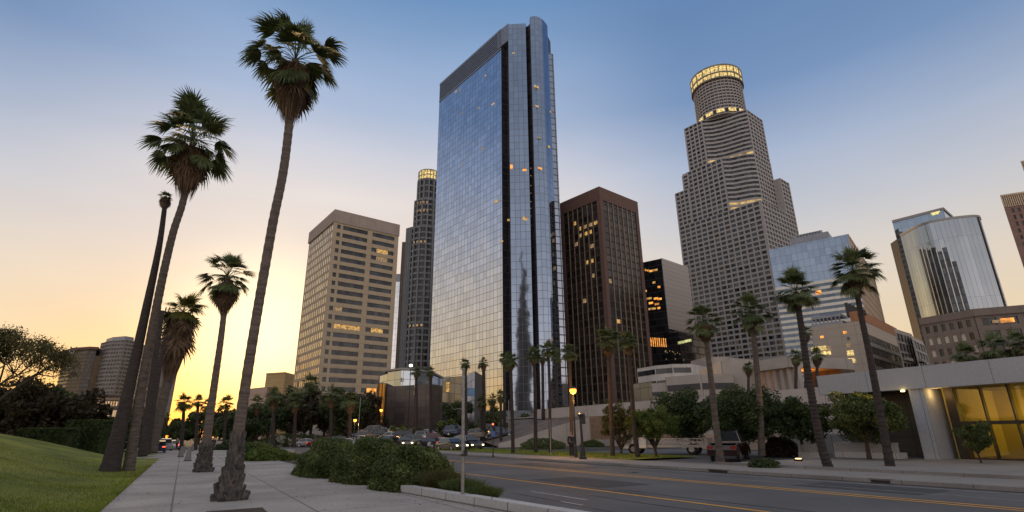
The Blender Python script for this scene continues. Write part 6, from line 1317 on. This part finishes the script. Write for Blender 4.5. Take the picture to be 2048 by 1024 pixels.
# white van-like truck and red pickup in the back lot
def white_truck(label, s, t, rz):
    root = wthing('delivery_truck', label, 'truck', s, t, .05, None); root.rotation_euler[2] = rz
    mb = MB(); mb.prism([(-3.6,-1.1),(1.2,-1.1),(1.2,1.1),(-3.6,1.1)], .55, .75); mb.prism([(-3.6,-1.1),(-3.5,-1.1),(-3.5,1.1),(-3.6,1.1)], .75, 1.25)
    for y in (-1.09,1.05):
        for z in (.95,1.18): mb.prism([(-3.5,y),(1.1,y),(1.1,y+.04),(-3.5,y+.04)], z, z+.07)
        for k in range(9): mb.prism([(-3.4+k*.55,y+.005),(-3.34+k*.55,y+.005),(-3.34+k*.55,y+.035),(-3.4+k*.55,y+.035)], .75, 1.25)
    mb.build('flatbed', PC['white'], root); mb = MB(); loft(mb, [(1.3,.5),(1.3,1.95),(1.5,2.1),(2.3,2.08),(2.75,1.35),(3.3,1.2),(3.4,.9),(3.4,.45)], lambda x, z: .98-.08*max(0,z-1.2)); mb.build('cab', PC['white'], root)
    for sy in (1,-1): mb = MB(); q = [(1.55,sy*.985,1.35),(2.6,sy*.985,1.35),(2.25,sy*.935,1.9),(1.55,sy*.935,1.9)]; mb.quad(*(q if sy < 0 else q[::-1])); mb.build('window', M_cg, root)
    mb = MB(); mb.quad((2.80,-.86,1.38),(2.80,.86,1.38),(2.38,.8,2.0),(2.38,-.8,2.0)); mb.build('windscreen', M_cg, root)
    for cx in (-2.3, 2.45):
        for sy in (1,-1): mb = MB(); mb.lathe([(0,-.14),(.34,-.14),(.42,-.1),(.42,.1),(.34,.14),(0,.14)], 16); w_ = mb.build('wheel', M_tyre, root, (cx, sy*.86, .42)); w_.rotation_euler = (R(90),0,0); mb = MB(); mb.lathe([(0,-.15),(.22,-.148),(.22,.148),(0,.15)], 12); mb.build('rim', M_rim, w_)
    for sy in (1,-1): mb = MB(); mb.box(3.38, sy*.75, .85, .08, .3, .2); mb.build('headlight', M_hoff, root); mb = MB(); mb.box(-3.62, sy*.95, .66, .06, .2, .12); mb.build('tail_light', M_toff, root)
w2 = T(1350,905,0)
pk = make_car('sedan', PC['maroon'], False, False, True); pk['label'] = 'dark red pickup parked by the driveway behind the thick-crowned palm'; pk['category'] = 'pickup'; pk.name = 'pickup_truck'; p = T(1462,921,.05); pk.location = p; pk.rotation_euler = (0,0,R(58)); pk.scale = (1.0,1.0,1.1)
white_truck('long white flatbed truck with railings behind the light green tree, left of the pickup', 34.5, 34.0, R(150))

# ------------------------------------------------------------------ people
M_cloth = mat('dark_cloth', (.02,.02,.024), (.03,.028,.03), 5, .9); M_skin = mat('skin', (.32,.19,.13), (.28,.16,.11), 5, .6); M_hair = mat('hair', (.02,.014,.01), (.03,.02,.014), 20, .7); M_cloth2 = mat('grey_cloth', (.16,.14,.13), (.12,.11,.10), 5, .9)
def skin_mesh(name, verts, edges, rad, m, parent, root_i=0, lv=1):
    me = bpy.data.meshes.new(name); me.from_pydata(verts, edges, []); o = bpy.data.objects.new(name, me); col.objects.link(o)
    md = o.modifiers.new('s', 'SKIN'); 
    for i, r in enumerate(rad): me.skin_vertices[0].data[i].radius = (r, r) if not isinstance(r, tuple) else r
    me.skin_vertices[0].data[root_i].use_root = True; o.modifiers.new('d', 'SUBSURF').levels = lv
    o.modifiers['d'].render_levels = lv; dg = bpy.context.evaluated_depsgraph_get(); ne = bpy.data.meshes.new_from_object(o.evaluated_get(dg)); bpy.data.objects.remove(o); ne.name = name
    ne.polygons.foreach_set('use_smooth', [True]*len(ne.polygons)); return link(name, ne, m, parent)
def person(label, pos, rz, walk=0., top=None, leg=None):
    root = thing('person', label, 'person', pos, rz); w = walk
    V = [(0,0,.95),(0,0,1.15),(0,-.01,1.38),(0,-.01,1.50),(0,.0,1.60),(0,.02,1.70),(.09,0,.92),(.10,.06*w,.50),(.10,-.10*w-.01,.10),(.10,-.10*w+.12,.04),(-.09,0,.92),(-.10,.22*w,.52),(-.10,.30*w-.02,.10),(-.10,.30*w+.12,.05),(.18,-.01,1.40),(.23,-.08*w-.02,1.14),(.22,.02-.05*w,.90),(.22,.03,.80),(-.18,-.01,1.40),(-.23,.06*w-.02,1.14),(-.22,.12*w+.02,.90),(-.22,.13*w+.03,.80)]
    Ed = [(0,1),(1,2),(2,3),(3,4),(4,5),(0,6),(6,7),(7,8),(8,9),(0,10),(10,11),(11,12),(12,13),(2,14),(14,15),(15,16),(16,17),(2,18),(18,19),(19,20),(20,21)]
    for sgn, wi in ((1,17),(-1,21)):
        wx, wy, wz = V[wi]
        for k, (dy, ln) in enumerate(((.03,.075),(.01,.085),(-.01,.08),(-.03,.065),(.05,.05))): V.append((wx, wy+dy, wz-ln*(1 if k < 4 else .6))); Ed.append((wi, len(V)-1))
    rad = [.14,(.15,.11),(.16,.11),.055,.085,.095,.09,.06,.045,.035,.09,.06,.045,.035,.055,.042,.033,.03,.055,.042,.033,.03]+[.010]*10
    skin_mesh('body', V, Ed, rad, M_skin, root)
    skin_mesh('jacket', [V[i] for i in (0,1,2,14,15,16,18,19,20)], [(0,1),(1,2),(2,3),(3,4),(4,5),(2,6),(6,7),(7,8)], [(.165,.13),(.17,.13),(.175,.125),.075,.058,.046,.075,.058,.046], top or M_cloth, root)
    skin_mesh('trousers', [V[i] for i in (0,6,7,8,10,11,12)], [(0,1),(1,2),(2,3),(0,4),(4,5),(5,6)], [.155,.11,.078,.06,.11,.078,.06], leg or M_cloth, root)
    skin_mesh('hair', [(0,-.03,1.66),(0,-.01,1.74),(0,.03,1.755)], [(0,1),(1,2)], [.085,.09,.07], M_hair, root)
person('person in dark clothes standing on the verge beside the lamp', T(1144,916,.16), R(200), .2)
p = W(50.9, 63.5, 4.5); person('person in dark clothes walking on the deck above the ramp', p, R(60), .8, M_cloth2)
p = T(424,905,.1); person('distant person walking on the path beyond the ball-skirted palm', p, R(200), .9)
p = T(352,899,.1); person('distant person in grey at the path end', p, R(10), .9, M_cloth2)
p = T(1205,911,.14);
